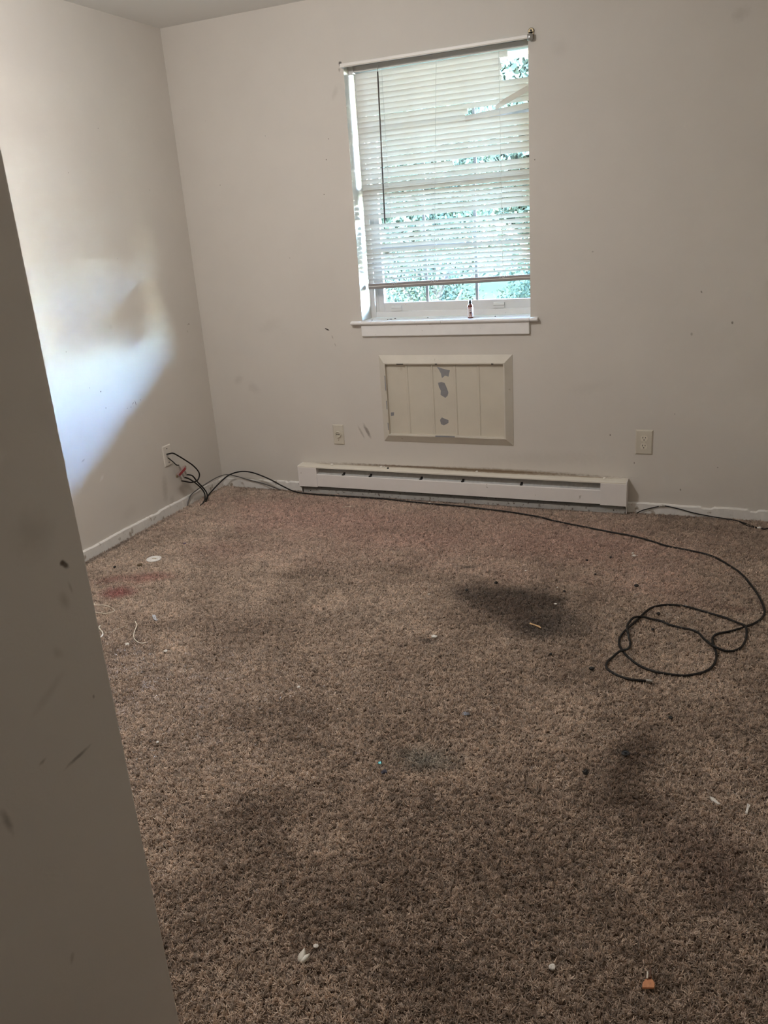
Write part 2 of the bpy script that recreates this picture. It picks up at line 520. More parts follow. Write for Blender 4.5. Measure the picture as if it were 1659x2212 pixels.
# carpet: every tuft has its own colour, stains by their place on the floor
PK = (0.60, 0.40, 0.33)
BR = (0.16, 0.105, 0.072)
BK = (0.070, 0.060, 0.052)
STAINS = [
    (1.50, -0.45, 2.0, 0.80, 0, PK, 0.50, 1.0), (0.85, -0.40, 0.95, 0.38, 0, PK, 0.60, 0.9), (2.30, -0.50, 0.75, 0.32, -10, PK, 0.50, 0.9),
    (1.50, -0.62, 0.30, 0.18, 0, PK, 0.45, 0.9), (2.62, -0.85, 0.35, 0.25, -20, PK, 0.40, 0.9),
    (0.60, -0.95, 0.35, 0.22, 10, PK, 0.30, 0.9),
    (0.425, -1.485, 0.11, 0.10, 25, (0.36, 0.09, 0.09), 0.75, 0.9), (0.46, -1.31, 0.18, 0.09, 25, (0.36, 0.10, 0.09), 0.55, 0.9),
    (0.30, -1.38, 0.12, 0.08, 25, (0.25, 0.06, 0.055), 0.45, 0.9),
    (1.96, -1.13, 0.20, 0.16, 0, BK, 0.80, 0.9), (2.14, -1.11, 0.23, 0.17, -15, BK, 0.85, 0.9),
    (2.24, -1.29, 0.24, 0.20, 10, BK, 0.92, 0.9), (2.12, -1.20, 0.26, 0.20, 0, BK, 0.60, 0.9), (2.10, -1.20, 0.42, 0.32, 0, BR, 0.65, 1.0),
    (1.82, -0.86, 0.06, 0.02, 10, BK, 0.6, 0.8), (1.88, -1.54, 0.06, 0.03, -25, BK, 0.5, 0.8),
    (2.655, -2.02, 0.10, 0.22, -8, BR, 0.85, 0.9), (2.69, -2.20, 0.14, 0.12, 0, BR, 0.75, 0.9),
    (2.84, -2.36, 0.18, 0.26, 15, (0.16, 0.09, 0.07), 0.5, 1.0),
    (1.24, -1.66, 0.50, 0.16, 25, BR, 0.32, 1.0), (1.10, -1.12, 0.30, 0.10, 20, BR, 0.40, 1.0),
    (1.50, -0.95, 0.20, 0.08, 0, BR, 0.35, 1.0), (1.33, -0.50, 0.25, 0.08, 10, BR, 0.30, 1.0),
    (0.80, -1.70, 0.25, 0.10, 20, BR, 0.35, 1.0), (1.60, -2.10, 0.50, 0.16, 25, BR, 0.28, 1.0),
    (2.11, -2.19, 0.15, 0.08, 10, (0.20, 0.22, 0.195), 0.6, 0.9),
    (2.07, -2.75, 0.40, 0.20, 20, BR, 0.40, 1.0), (1.75, -2.55, 0.35, 0.16, 30, BR, 0.36, 1.0),
    (2.32, -2.55, 0.30, 0.14, 10, BR, 0.30, 1.0), (2.30, -2.85, 0.40, 0.12, 5, BR, 0.36, 1.0),
    (0.98, -1.41, 0.14, 0.03, 10, (0.42, 0.34, 0.27), 0.5, 0.9), (1.55, -1.42, 0.3, 0.12, 0, (0.36, 0.29, 0.23), 0.35, 1.0),
    (0.324, -1.208, 0.025, 0.018, 0, (0.07, 0.05, 0.02), 0.8, 0.8),
    (2.9, -1.0, 0.10, 0.05, 0, (0.2, 0.10, 0.07), 0.5, 1.0),
]
# grime along the skirting
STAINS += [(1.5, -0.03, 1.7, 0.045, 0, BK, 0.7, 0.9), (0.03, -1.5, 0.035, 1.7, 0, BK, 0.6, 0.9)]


def smooth_noise(X, Y, scale, seed, octaves=4):
    """value noise on the floor, about -1..1"""
    out = np.zeros_like(X)
    amp = 1.0
    tot = 0.0
    for o in range(octaves):
        g = np.random.default_rng(seed + o).uniform(-1, 1, (256, 256))
        x, y = X * scale + 37.1 * o, Y * scale + 11.7 * o
        xi, yi = np.floor(x).astype(int), np.floor(y).astype(int)
        fx, fy = x - xi, y - yi
        fx, fy = fx * fx * (3 - 2 * fx), fy * fy * (3 - 2 * fy)
        a, b_ = g[xi % 256, yi % 256], g[(xi + 1) % 256, yi % 256]
        c, d = g[xi % 256, (yi + 1) % 256], g[(xi + 1) % 256, (yi + 1) % 256]
        out += amp * ((a * (1 - fx) + b_ * fx) * (1 - fy) + (c * (1 - fx) + d * fx) * fy)
        tot += amp
        amp *= 0.6
        scale *= 2.0
    return out / tot


def carpet_colours(X, Y):
    lo, hi = np.array([0.40, 0.305, 0.235]), np.array([0.65, 0.515, 0.407])
    f = np.clip(0.5 + 0.9 * smooth_noise(X, Y, 5.0, 5, 5), 0, 1)[:, None]
    col = lo + (hi - lo) * f
    n1, n2 = smooth_noise(X, Y, 9.0, 50, 4), smooth_noise(X, Y, 9.0, 90, 4)
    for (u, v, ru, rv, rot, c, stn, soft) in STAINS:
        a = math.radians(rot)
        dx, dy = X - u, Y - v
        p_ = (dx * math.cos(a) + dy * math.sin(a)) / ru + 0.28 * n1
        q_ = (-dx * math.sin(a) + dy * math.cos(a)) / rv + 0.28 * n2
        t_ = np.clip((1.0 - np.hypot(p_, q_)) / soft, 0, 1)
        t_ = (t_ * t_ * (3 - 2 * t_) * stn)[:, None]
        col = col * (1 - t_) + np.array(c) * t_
    return col * rng.uniform(0.62, 1.38, (X.size, 1))


m, t, b = new_mat('carpet_pile')
b.inputs['Roughness'].default_value = 0.9
b.inputs['Specular IOR Level'].default_value = 0.1
b.inputs['Sheen Weight'].default_value = 0.25
b.inputs['Sheen Roughness'].default_value = 0.5
an = t.nodes.new('ShaderNodeAttribute')
an.attribute_type = 'INSTANCER'
an.attribute_name = 'tint'
t.links.new(an.outputs['Color'], b.inputs['Base Color'])
M['carpet'] = m
M['carpet_back'] = plain('carpet_backing', (0.17, 0.125, 0.095), 0.95, var=0.4, scale=120, spec=0.1)

# ------------------------------------------------------------------ the room
def struct(mb, name, mat, **k):
    o = mb.build(name, mat, None, **k)
    o['kind'] = 'structure'
    return o


floor = struct(MB().box(-0.12, RX + 0.12, YB - 0.12, 0.2, FZ - 0.15, FZ), 'floor', M['carpet_back'])
ceil = struct(MB().box(-0.12, RX + 0.12, YB - 0.12, 0.2, H, H + 0.15), 'ceiling', M['ceiling'])
wb = MB()
wb.box(-0.12, WL, 0, 0.2, FZ, H).box(WR, RX + 0.12, 0, 0.2, FZ, H)
wb.box(WL, WR, 0, 0.2, FZ, WS - 0.02).box(WL, WR, 0, 0.2, WT, H)
wall_back = struct(wb, 'wall_back', M['wall_back'])
wall_left = struct(MB().box(-0.12, 0, PY, 0, FZ, H), 'wall_left', M['wall_left'])
wall_right = struct(MB().box(RX, RX + 0.12, YB, 0, FZ, H), 'wall_right', M['wall_other'])
wall_part = struct(MB().box(-0.12, PX, YB, PY, FZ, H), 'wall_partition', M['wall_part'], bevel=0.004, seg=3)
wall_front = struct(MB().box(PX, RX + 0.12, YB - 0.12, YB, FZ, H), 'wall_front', M['wall_other'])


def paint_marks(o, axes, us, vs, marks, speckle, name):
    """cut a wall into fields; only a field that carries marks gets a paint with those marks"""
    iu, iv = 'xyz'.index(axes[0]), 'xyz'.index(axes[1])
    me = o.data
    bm = bmesh.new()
    bm.from_mesh(me)
    for idx, cuts in ((iu, us), (iv, vs)):
        for c in cuts:
            co, no = [0, 0, 0], [0, 0, 0]
            co[idx] = c
            no[idx] = 1
            bmesh.ops.bisect_plane(bm, geom=bm.verts[:] + bm.edges[:] + bm.faces[:], plane_co=co, plane_no=no)
    def ext(m_, k):
        a = math.radians(m_[4])
        c, s_ = abs(math.cos(a)), abs(math.sin(a))
        return 1.5 * (m_[2] * c + m_[3] * s_ if k == 0 else m_[2] * s_ + m_[3] * c)
    cache = {}
    for f in bm.faces:
        pu = [v.co[iu] for v in f.verts]
        pv = [v.co[iv] for v in f.verts]
        sel = tuple(i for i, m_ in enumerate(marks)
                    if m_[0] + ext(m_, 0) > min(pu) and m_[0] - ext(m_, 0) < max(pu)
                    and m_[1] + ext(m_, 1) > min(pv) and m_[1] - ext(m_, 1) < max(pv))
        if not sel:
            continue
        if sel not in cache:
            me.materials.append(wall_mat(name, axes, PAINT, [marks[i] for i in sel], speckle))
            cache[sel] = len(me.materials) - 1
        f.material_index = cache[sel]
    bm.to_mesh(me)
    bm.free()


fr = lambda a, b_, n: [a + (b_ - a) * k / n for k in range(1, n)]
# long thin grime bands get their own narrow field
paint_marks(wall_back, 'xz', fr(0, RX, 12), [0.145, 0.205] + fr(0.205, H, 10), back_marks, 0.55, 'wall_back_marked_paint')
paint_marks(wall_left, 'yz', fr(-1.3, 0, 8), fr(0, H, 10), left_marks, 0.35, 'wall_left_marked_paint')
paint_marks(wall_part, 'yz', [-3.5, -3.4, -3.3, -3.25], [0.4, 0.5, 0.7, 0.8, 0.95, 1.15], part_marks, 0.0, 'partition_marked_paint')


def baseboard(name, pts, hgt=0.05, thick=0.012, seed=0):
    """skirting along a straight run; wavy, chipped upper edge. pts: start, end, inward normal"""
    r = random.Random(seed)
    a, b_, nrm = Vector((*pts[0], 0)), Vector((*pts[1], 0)), Vector((*pts[2], 0))
    L = (b_ - a).length
    n = max(2, int(L / 0.012))
    loops = []
    dip = 0
    for i in range(n + 1):
        p = a + (b_ - a) * (i / n)
        if r.random() < 0.025:
            dip = r.uniform(0.004, 0.010)
        elif r.random() < 0.4:
            dip = 0
        h = hgt - dip + r.uniform(-0.0012, 0.0012) + 0.0015 * math.sin(i * 0.21)
        th = thick + r.uniform(-0.0006, 0.0006)
        sec = [(0, FZ), (th, FZ), (th, h - 0.006), (th * 0.72, h - 0.0015), (th * 0.35, h), (0, h)]
        loops.append([tuple(p + nrm * u + Vector((0, 0, z))) for u, z in sec])
    mb = MB()
    mb.loft(loops)
    o = mb.build(name, M['base'])
    o['kind'] = 'structure'
    return o


baseboard('baseboard_left', ((0, PY), (0, 0), (1, 0)), seed=1)
bbk = baseboard('baseboard_back', ((0.012, 0), (0.568, 0), (0, -1)), seed=2)
baseboard('baseboard_back_right', ((2.392, 0), (RX, 0), (0, -1)), seed=3)
baseboard('baseboard_right', ((RX, -0.012), (RX, YB), (-1, 0)), seed=4)
baseboard('baseboard_partition', ((PX, PY), (PX, YB), (1, 0)), seed=5)

# ------------------------------------------------------------------ carpet pile
def carpet():
    def tuft(name, seed):
        r = random.Random(seed)
        mb = MB()
        for k in range(18):
            a = r.uniform(0, 2 * math.pi)
            sp = r.uniform(0.10, 0.95)
            L = r.uniform(0.008, 0.0140)
            rad = r.uniform(0.00060, 0.00100)
            b0 = r.uniform(0, 0.0034)
            x0, y0 = b0 * math.cos(a + r.uniform(-0.8, 0.8)), b0 * math.sin(a + r.uniform(-0.8, 0.8))
            pts = []
            for i in range(4):
                s = i / 3
                d = L * sp * s * (0.4 + 0.6 * s)
                pts.append((x0 + math.cos(a) * d + r.uniform(-1, 1) * 0.0008, y0 + math.sin(a) * d + r.uniform(-1, 1) * 0.0008, L * s * (1 - 0.35 * sp * s)))
            mb.tube(pts, [rad, rad * 1.1, rad, rad * 0.5], 3)
        me = bpy.data.meshes.new(name)
        me.from_pydata(mb.v, [], mb.f)
        me.materials.append(M['carpet'])
        me.polygons.foreach_set('use_smooth', [True] * len(me.polygons))
        return me
    def clip(x, y):
        return ((x > 0.006) & (x < RX - 0.006) & (y < -0.006) & ((y > PY + 0.006) | (x > PX + 0.006)))
    st = 0.0084
    xs = np.arange(0.0, RX, st)
    ys = np.arange(-4.0, 0.0, st)
    X, Y = np.meshgrid(xs, ys)
    X = X.ravel() + rng.uniform(-0.55, 0.55, X.size) * st
    Y = Y.ravel() + rng.uniform(-0.55, 0.55, Y.size) * st
    k = clip(X, Y)
    X, Y = X[k], Y[k]
    N = X.size
    # matted pile: neighbouring tufts lean the same way (smooth random field)
    def field(seed):
        q = np.random.default_rng(seed)
        f = np.zeros(N)
        for _ in range(26):
            w = q.uniform(15, 330)
            a = q.uniform(0, 2 * np.pi)
            f += np.sin(w * (np.cos(a) * X + np.sin(a) * Y) + q.uniform(0, 6.28)) / (1 + w / 400)
        return f / 3.2
    lx = field(1) * 0.75 + rng.normal(0, 0.30, N)
    ly = field(2) * 0.75 + rng.normal(0, 0.30, N)
    rot = np.stack([np.clip(lx, -1.0, 1.0), np.clip(ly, -1.0, 1.0), rng.uniform(0, 6.28, N)], 1)
    hgt = np.clip(0.85 + 0.30 * field(3) + rng.normal(0, 0.16, N), 0.30, 1.35)
    near = np.minimum(np.minimum(-Y, X), 1)
    hgt = hgt * np.clip(0.55 + near / 0.08 * 0.45, 0.55, 1)
    scl = np.stack([np.clip(rng.normal(1.12, 0.14, N), 0.8, 1.5)] * 2 + [hgt], 1)
    me = bpy.data.meshes.new('carpet_pile')
    me.vertices.add(N)
    co = np.stack([X, Y, np.full(N, FZ)], 1)
    me.vertices.foreach_set('co', co.ravel())
    for nm, arr in (('rot', rot), ('scl', scl)):
        at = me.attributes.new(nm, 'FLOAT_VECTOR', 'POINT')
        at.data.foreach_set('vector', arr.astype(np.float32).ravel())
    at = me.attributes.new('tint', 'FLOAT_COLOR', 'POINT')
    at.data.foreach_set('color', np.concatenate([np.clip(carpet_colours(X, Y), 0, 1), np.ones((N, 1))], 1).astype(np.float32).ravel())
    at = me.attributes.new('kind_index', 'INT', 'POINT')
    at.data.foreach_set('value', rng.integers(0, 4, N).astype(np.int32))
    ob = bpy.data.objects.new('carpet_pile', me)
    COL.objects.link(ob)
    ng = bpy.data.node_groups.new('carpet_tufts', 'GeometryNodeTree')
    ng.interface.new_socket('Geometry', in_out='INPUT', socket_type='NodeSocketGeometry')
    ng.interface.new_socket('Geometry', in_out='OUTPUT', socket_type='NodeSocketGeometry')
    gi = ng.nodes.new('NodeGroupInput')
    go = ng.nodes.new('NodeGroupOutput')
    ip = ng.nodes.new('GeometryNodeInstanceOnPoints')
    coll = bpy.data.collections.new('tuft_shapes')
    for i in range(4):
        coll.objects.link(bpy.data.objects.new('tuft', tuft('tuft', 40 + i)))
    ci = ng.nodes.new('GeometryNodeCollectionInfo')
    ci.inputs['Collection'].default_value = coll
    ci.inputs['Separate Children'].default_value = True
    def attr(nm, ty):
        n = ng.nodes.new('GeometryNodeInputNamedAttribute')
        n.data_type = ty
        n.inputs['Name'].default_value = nm
        return [s for s in n.outputs if s.enabled and s.name == 'Attribute'][0]
    e2r = ng.nodes.new('FunctionNodeEulerToRotation')
    L = ng.links.new
    L(attr('rot', 'FLOAT_VECTOR'), e2r.inputs[0])
    L(gi.outputs[0], ip.inputs['Points'])
    L(ci.outputs[0], ip.inputs['Instance'])
    ip.inputs['Pick Instance'].default_value = True
    L(attr('kind_index', 'INT'), ip.inputs['Instance Index'])
    L(e2r.outputs[0], ip.inputs['Rotation'])
    L(attr('scl', 'FLOAT_VECTOR'), ip.inputs['Scale'])
    L(ip.outputs[0], go.inputs[0])
    md = ob.modifiers.new('tufts', 'NODES')
    md.node_group = ng
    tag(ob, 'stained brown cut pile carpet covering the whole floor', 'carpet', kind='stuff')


carpet()

# ------------------------------------------------------------------ window
win = empty('window_1', ((WL + WR) / 2, 0.12, WS), 'white double hung window with grid bars behind the broken blind', 'window', kind='structure')
FY = 0.122        # room face of the window frame
f = MB()
f.box(WL, WL + 0.028, FY, 0.2, WS, WT).box(WR - 0.006, WR, FY, 0.2, WS, WT)
f.box(WL + 0.028, WR - 0.006, FY, 0.2, WT - 0.006, WT)
f.extrude_x([(FY, WS), (0.2, WS), (0.2, WS + 0.04), (0.150, WS + 0.04), (0.146, WS + 0.034), (FY + 0.006, WS + 0.03)], WL + 0.028, WR - 0.006)
f.build('window_frame', M['vinyl'], win, bevel=0.002)
# track lines beside the sashes
for x0, x1 in ((WL + 0.028, WL + 0.042),):
    MB().box(x0, x1, FY + 0.012, 0.196, WS + 0.02, WT - 0.006).build('sash_track', M['vinyl'], win, bevel=0.0015)


def sash(name, y0, y1, z0, z1, bot, top):
    xa, xb = WL + 0.042, WR - 0.006
    s = MB()
    s.box(xa, xa + 0.034, y0, y1, z0, z1).box(xb - 0.022, xb, y0, y1, z0, z1)
    s.box(xa + 0.034, xb - 0.022, y0, y1, z0, z0 + bot).box(xa + 0.034, xb - 0.022, y0, y1, z1 - top, z1)
    so = s.build(name, M['vinyl'], win, bevel=0.002)
    ga, gb_ = xa + 0.034, xb - 0.022
    yc = (y0 + y1) / 2
    MB().box(ga, gb_, yc - 0.002, yc + 0.002, z0 + bot, z1 - top).build('pane', M['glass'], so)
    for x in (1.333, 1.602):
        MB().box(x - 0.0075, x + 0.0075, yc - 0.006, yc - 0.003, z0 + bot, z1 - top).build('muntin', M['muntin'], so)
    zm = (z0 + bot + z1 - top) / 2
    MB().box(ga, gb_, yc - 0.009, yc - 0.006, zm - 0.0075, zm + 0.0075).build('muntin', M['muntin'], so)
    return so


low = sash('lower_sash', 0.136, 0.160, WS + 0.028, 1.625, 0.048, 0.035)
up = sash('upper_sash', 0.166, 0.190, 1.59, WT - 0.006, 0.035, 0.012)
for xa in (1.133, 1.690):
    tb_ = MB()
    tb_.extrude_x([(0.137, 1.024), (0.126, 1.022), (0.124, 1.012), (0.130, 1.008), (0.130, 0.996), (0.137, 0.996)], xa, xa + 0.057)
    tb_.build('lift_tab', M['vinyl'], win, bevel=0.001)

sill = MB()
sill.extrude_x([(0.124, WS - 0.02), (0.124, WS), (-0.016, WS), (-0.026, WS - 0.004), (-0.029, WS - 0.010), (-0.026, WS - 0.017), (-0.016, WS - 0.02)], WL, WR)
sill.extrude_x([(0.0, WS - 0.02), (0.0, WS), (-0.016, WS), (-0.026, WS - 0.004), (-0.029, WS - 0.010), (-0.026, WS - 0.017), (-0.016, WS - 0.02)], 0.955, WL)
sill.extrude_x([(0.0, WS - 0.02), (0.0, WS), (-0.016, WS), (-0.026, WS - 0.004), (-0.029, WS - 0.010), (-0.026, WS - 0.017), (-0.016, WS - 0.02)], WR, 1.948)
struct(sill, 'trim_1', M['sill'], bevel=0.003)
ap = MB()
ap.box(1.011, 1.906, -0.014, 0, 0.883, WS - 0.02)
struct(ap, 'trim_2', M['sill'], bevel=0.004)

# ------------------------------------------------------------------ blind
BY = 0.078
blind = empty('mini_blind', ((WL + WR) / 2, BY, WT), 'white mini blind with broken and missing slats in the window', 'blind')
hr = MB()
hr.extrude_x([(BY - 0.022, 2.136), (BY - 0.022, 2.161), (BY - 0.0205, 2.161), (BY - 0.0205, 2.1375), (BY + 0.0205, 2.1375), (BY + 0.0205, 2.161), (BY + 0.022, 2.161), (BY + 0.022, 2.136)], WL + 0.022, WR - 0.004)
hr.build('headrail', M['rail'], blind)
br = MB()
br.box(WL + 0.001, WL + 0.004, BY - 0.026, BY + 0.026, 2.126, WT - 0.001).box(WL + 0.004, WL + 0.024, BY - 0.026, BY - 0.0235, 2.126, WT - 0.001)
br.box(WL + 0.004, WL + 0.024, BY - 0.0235, BY + 0.026, 2.1305, 2.133)
br.build('bracket', M['vinyl'], blind)
lp = MB()
lp.tube([(WL + 0.024, BY - 0.0225, 2.1365), (WR - 0.004, BY - 0.0225, 2.1365)], 0.0022, 6)
lp.build('headrail_lip', M['white'], blind)


def slat(x0, zl0, x1, zl1, tilt, width=0.027, y=BY, sag=0.0, name='slat', yoff=0.0, roundend=False):
    """one curved vinyl slat from x0 to x1; room edge turned up by tilt"""
    nseg = 10
    loops = []
    ct, st_ = math.cos(tilt), math.sin(tilt)
    ncs = 4
    for i in range(nseg + 1):
        s = i / nseg
        x = x0 + (x1 - x0) * s
        z = zl0 + (zl1 - zl0) * s - sag * 4 * s * (1 - s)
        top, bot = [], []
        for k in range(ncs + 1):
            u = (k / ncs - 0.5)
            w = u * width
            cr = 0.0022 * (1 - 4 * u * u)
            for lst, c2 in ((top, cr + 0.0003), (bot, cr - 0.0003)):
                # w runs from room edge (-) to outside (+); crown towards the outside-up side
                yy = w * ct + c2 * st_
                zz = -w * st_ + c2 * ct
                lst.append((x, y + yoff + yy, z + zz))
        loops.append(top + bot[::-1])
    mb = MB()
    mb.loft(loops)
    return mb.build(name, M['slat'], blind, smooth=False)


NS = 41
xL, xR = WL + 0.020, WR - 0.006
rr = random.Random(11)
for k in range(NS):
    zl = 2.118 - (2.118 - 1.163) * k / (NS - 1)
    zr = 2.122 - (2.122 - 1.170) * k / (NS - 1)
    tilt = math.radians(58 - 17 * k / (NS - 1)) + rr.uniform(-0.03, 0.03)
    w = 0.027
    zl += rr.uniform(-0.001, 0.001)
    zr += rr.uniform(-0.001, 0.001)
    zat = lambda x: zl + (zr - zl) * (x - xL) / (xR - xL)
    if k == 0:
        slat(xL, zl, 1.797, zat(1.797), tilt)
    elif 1 <= k <= 4:
        xe = 1.768 - 0.006 * (k % 2)
        slat(xL, zl, xe, zat(xe), tilt)
    elif k == 9:
        slat(xL, zl, 1.602, zat(1.602), tilt)          # snapped: right half has dropped away
    elif k == 10:
        slat(xL, zl, 1.590, zat(1.590), tilt)
        slat(1.592, 1.874, xR, 1.898, tilt + 0.15, yoff=-0.016)   # loose half hanging in front
    elif k == 18:
        slat(xL, zl, 1.52, zat(1.52) - 0.002, tilt)
    elif k == 28:
        pass                                            # pulled out
    elif k == 27:
        slat(xL, zl, xR, zr + 0.002, tilt + 0.05)
    elif k == 29:
        slat(xL, zl + 0.003, xR, zr, tilt - 0.06)
    elif k >= 38:
        slat(xL, zl, xR, zr + 0.004 * (k - 37), tilt - 0.10 * (k - 37))
    else:
        slat(xL, zl, xR, zr, tilt, sag=0.0008 * math.sin(k * 1.7))
# snapped piece dangling across the right side
dg = MB()
A, Bp = Vector((1.898, BY - 0.034, 1.966)), Vector((1.742, BY - 0.030, 1.905))
dirv = (Bp - A).normalized()
perp = Vector((dirv.z, 0, -dirv.x)).normalized()
lo = []
for i in range(7):
    s = i / 6
    p = A + (Bp - A) * s
    ww = 0.0125 * (1 - 0.65 * max(0, s - 0.75) / 0.25)
    lo.append([tuple(p + perp * ww), tuple(p + perp * ww + Vector((0, 0.0008, 0))), tuple(p - perp * 0.011 + Vector((0, 0.005, 0))), tuple(p - perp * 0.011 + Vector((0, 0.0042, 0)))])
dg.loft(lo)
dg.build('snapped_slat', M['slat'], blind)
# bottom rail, slightly lower on the left
rl = MB()
rl.loft([[(xL, BY - 0.014, 1.117), (xL, BY - 0.014, 1.145), (xL, BY + 0.012, 1.145), (xL, BY + 0.014, 1.117)],
         [(xR, BY - 0.014, 1.132), (xR, BY - 0.014, 1.158), (xR, BY + 0.012, 1.158), (xR, BY + 0.014, 1.132)]])
rl.build('bottom_rail', M['rail_backlit_shade'], blind, bevel=0.003)
rr_ = MB()
rr_.tube([(xL, BY - 0.0138, 1.131), (xR, BY - 0.0138, 1.145)], 0.0016, 6)
rr_.build('rail_ridge', M['white'], blind)
for xt, xb_, zb in ((1.186, 1.188, 1.138), (1.462, 1.402, 1.143), (1.760, 1.760, 1.150)):
    for dy in (-0.0165, 0.0165):
        pts = [(xt + (xb_ - xt) * i / 20 + 0.0006 * math.sin(i * 2.1), BY + dy, 2.138 + (zb - 2.138) * i / 20) for i in range(21)]
        MB().tube(pts, 0.0007, 5).build('ladder_cord', M['cord'], blind)
    kn = MB()
    kn.tube(spline([(xb_ - 0.018, BY - 0.016, zb - 0.004), (xb_ - 0.006, BY - 0.019, zb + 0.006), (xb_ + 0.003, BY - 0.019, zb - 0.004), (xb_ + 0.012, BY - 0.018, zb + 0.008), (xb_ + 0.018, BY - 0.016, zb + 0.004)], 4), 0.0012, 5)
    kn.build('cord_knot', M['cord'], blind)
wd = MB()
wd.tube([(1.171, BY - 0.030, 2.122), (1.159, BY - 0.030, 1.437)], 0.0038, 8)
wn = wd.build('tilt_wand', M['wand'], blind, smooth=True)
MB().tube([(1.1715, BY - 0.030, 2.150), (1.171, BY - 0.030, 2.121)], 0.0015, 6).build('wand_hook', M['nickel'], wn)

# ------------------------------------------------------------------ small window things
bt = empty('bottle', (1.604, 0.012, WS), 'small dark red bottle with white label and black cap on window sill', 'bottle')
bx, by = 1.604, 0.012
MB().lathe([(0.0115, 0.0), (0.0138, 0.0015), (0.0142, 0.004), (0.0142, 0.056), (0.0132, 0.062), (0.0095, 0.067), (0.0062, 0.069), (0.0062, 0.073)], (bx, by, WS), 28).build('bottle_body', M['amber'], bt, smooth=True)
MB().lathe([(0.0055, 0.069), (0.0058, 0.0705), (0.0074, 0.073), (0.0078, 0.075), (0.0078, 0.086), (0.0070, 0.0875)], (bx, by, WS), 24).build('cap', M['black'], bt, smooth=True)


def band(a0, a1, z0, z1, r, n=14):
    mb = MB()
    lo = []
    for i in range(n + 1):
        a = math.radians(a0 + (a1 - a0) * i / n)
        c, s = math.cos(a), math.sin(a)
        lo.append([(bx + c * r, by + s * r, WS + z0), (bx + c * (r + 0.0002), by + s * (r + 0.0002), WS + z0),
                   (bx + c * (r + 0.0002), by + s * (r + 0.0002), WS + z1), (bx + c * r, by + s * r, WS + z1)])
    return mb.loft(lo)


AV = -73     # direction of the camera seen from the bottle
lb = band(AV - 150, AV + 150, 0.006, 0.054, 0.0143, 40).build('label', M['label_white'], bt)
band(AV - 40, AV + 30, 0.047, 0.053, 0.0146).build('label_stripe', M['label_pink'], lb)
band(AV - 22, AV + 14, 0.038, 0.040, 0.0146).build('label_print', M['label_gray'], lb)
band(AV - 34, AV + 30, 0.042, 0.0435, 0.0146).build('label_print', M['label_gray'], lb)
band(AV - 18, AV + 20, 0.022, 0.031, 0.0146).build('label_square', M['label_maroon'], lb)
band(AV - 18, AV - 4, 0.009, 0.019, 0.0146).build('label_arch', M['label_rust'], lb)
band(AV + 6, AV + 20, 0.009, 0.019, 0.0146).build('label_arch', M['label_rust'], lb)
band(AV - 18, AV + 20, 0.0165, 0.020, 0.01465).build('label_arch', M['label_rust'], lb)

bk = empty('curtain_rod_bracket', (1.922, 0, 2.166), 'tarnished metal curtain rod bracket at upper right window corner', 'bracket')
p = MB()
p.lathe([(0.0135, -0.0), (0.0135, -0.004), (0.012, -0.006)], (1.923, 0, 2.180), 20, 'y')
p.box(1.912, 1.934, -0.006, 0, 2.150, 2.178)
p.build('back_plate', M['brass'], bk, bevel=0.001)
p = MB()
p.lathe([(0.009, 0), (0.0125, 0.002), (0.0125, 0.024), (0.010, 0.026), (0.008, 0.026), (0.008, 0.020)], (1.922, -0.018, 2.142), 20)
p.build('rod_cup', M['steel'], bk, smooth=True)
MB().lathe([(0.0045, -0.0058), (0.0045, -0.009), (0.003, -0.0095)], (1.923, 0, 2.182), 12, 'y').build('screw', M['black'], bk)

rod = empty('curtain_rod', (1.46, -0.02, 2.158), 'flat white curtain rod across the top of the window', 'curtain rod')
rp = MB()
rp.extrude_x([(-0.014, 2.150), (-0.020, 2.149), (-0.023, 2.152), (-0.023, 2.165), (-0.020, 2.168), (-0.014, 2.167)], 1.010, 1.911)
rp.box(1.006, 1.012, -0.021, 0, 2.150, 2.167)
rp.build('rod', M['white'], rod, bevel=0.001)
MB().extrude_x([(-0.0235, 2.1515), (-0.0235, 2.1545), (-0.0225, 2.1545), (-0.0225, 2.1515)], 1.03, 1.911).build('seam', M['plate'], rod)

for i, (x, y, sx, rot) in enumerate([(1.066, 0.012, 0.006, 20), (1.164, 0.035, 0.009, 5), (1.176, 0.066, 0.006, 60), (1.148, 0.030, 0.004, 0), (1.36, 0.06, 0.004, 30), (1.72, 0.05, 0.004, 10)]):
    mb = MB()
    n = 7
    prof = [(x + sx * math.cos(2 * math.pi * k / n) * random.uniform(0.6, 1.1), y + 0.5 * sx * math.sin(2 * math.pi * k / n) * random.uniform(0.6, 1.1)) for k in range(n)]
    mb.extrude_z(prof, WS, WS + 0.003)
    o = mb.build('dirt_flake', M['crumb_black'])
    tag(o, ['dark flake on the window sill nearest its left jamb', 'largest dark flake on left half of the sill', 'dark flake on the sill against the window track',
            'tiny dark flake on sill beside the largest flake', 'dark speck on the middle of the window sill', 'dark speck on window sill right of the bottle'][i], 'debris', 'flakes on the sill')

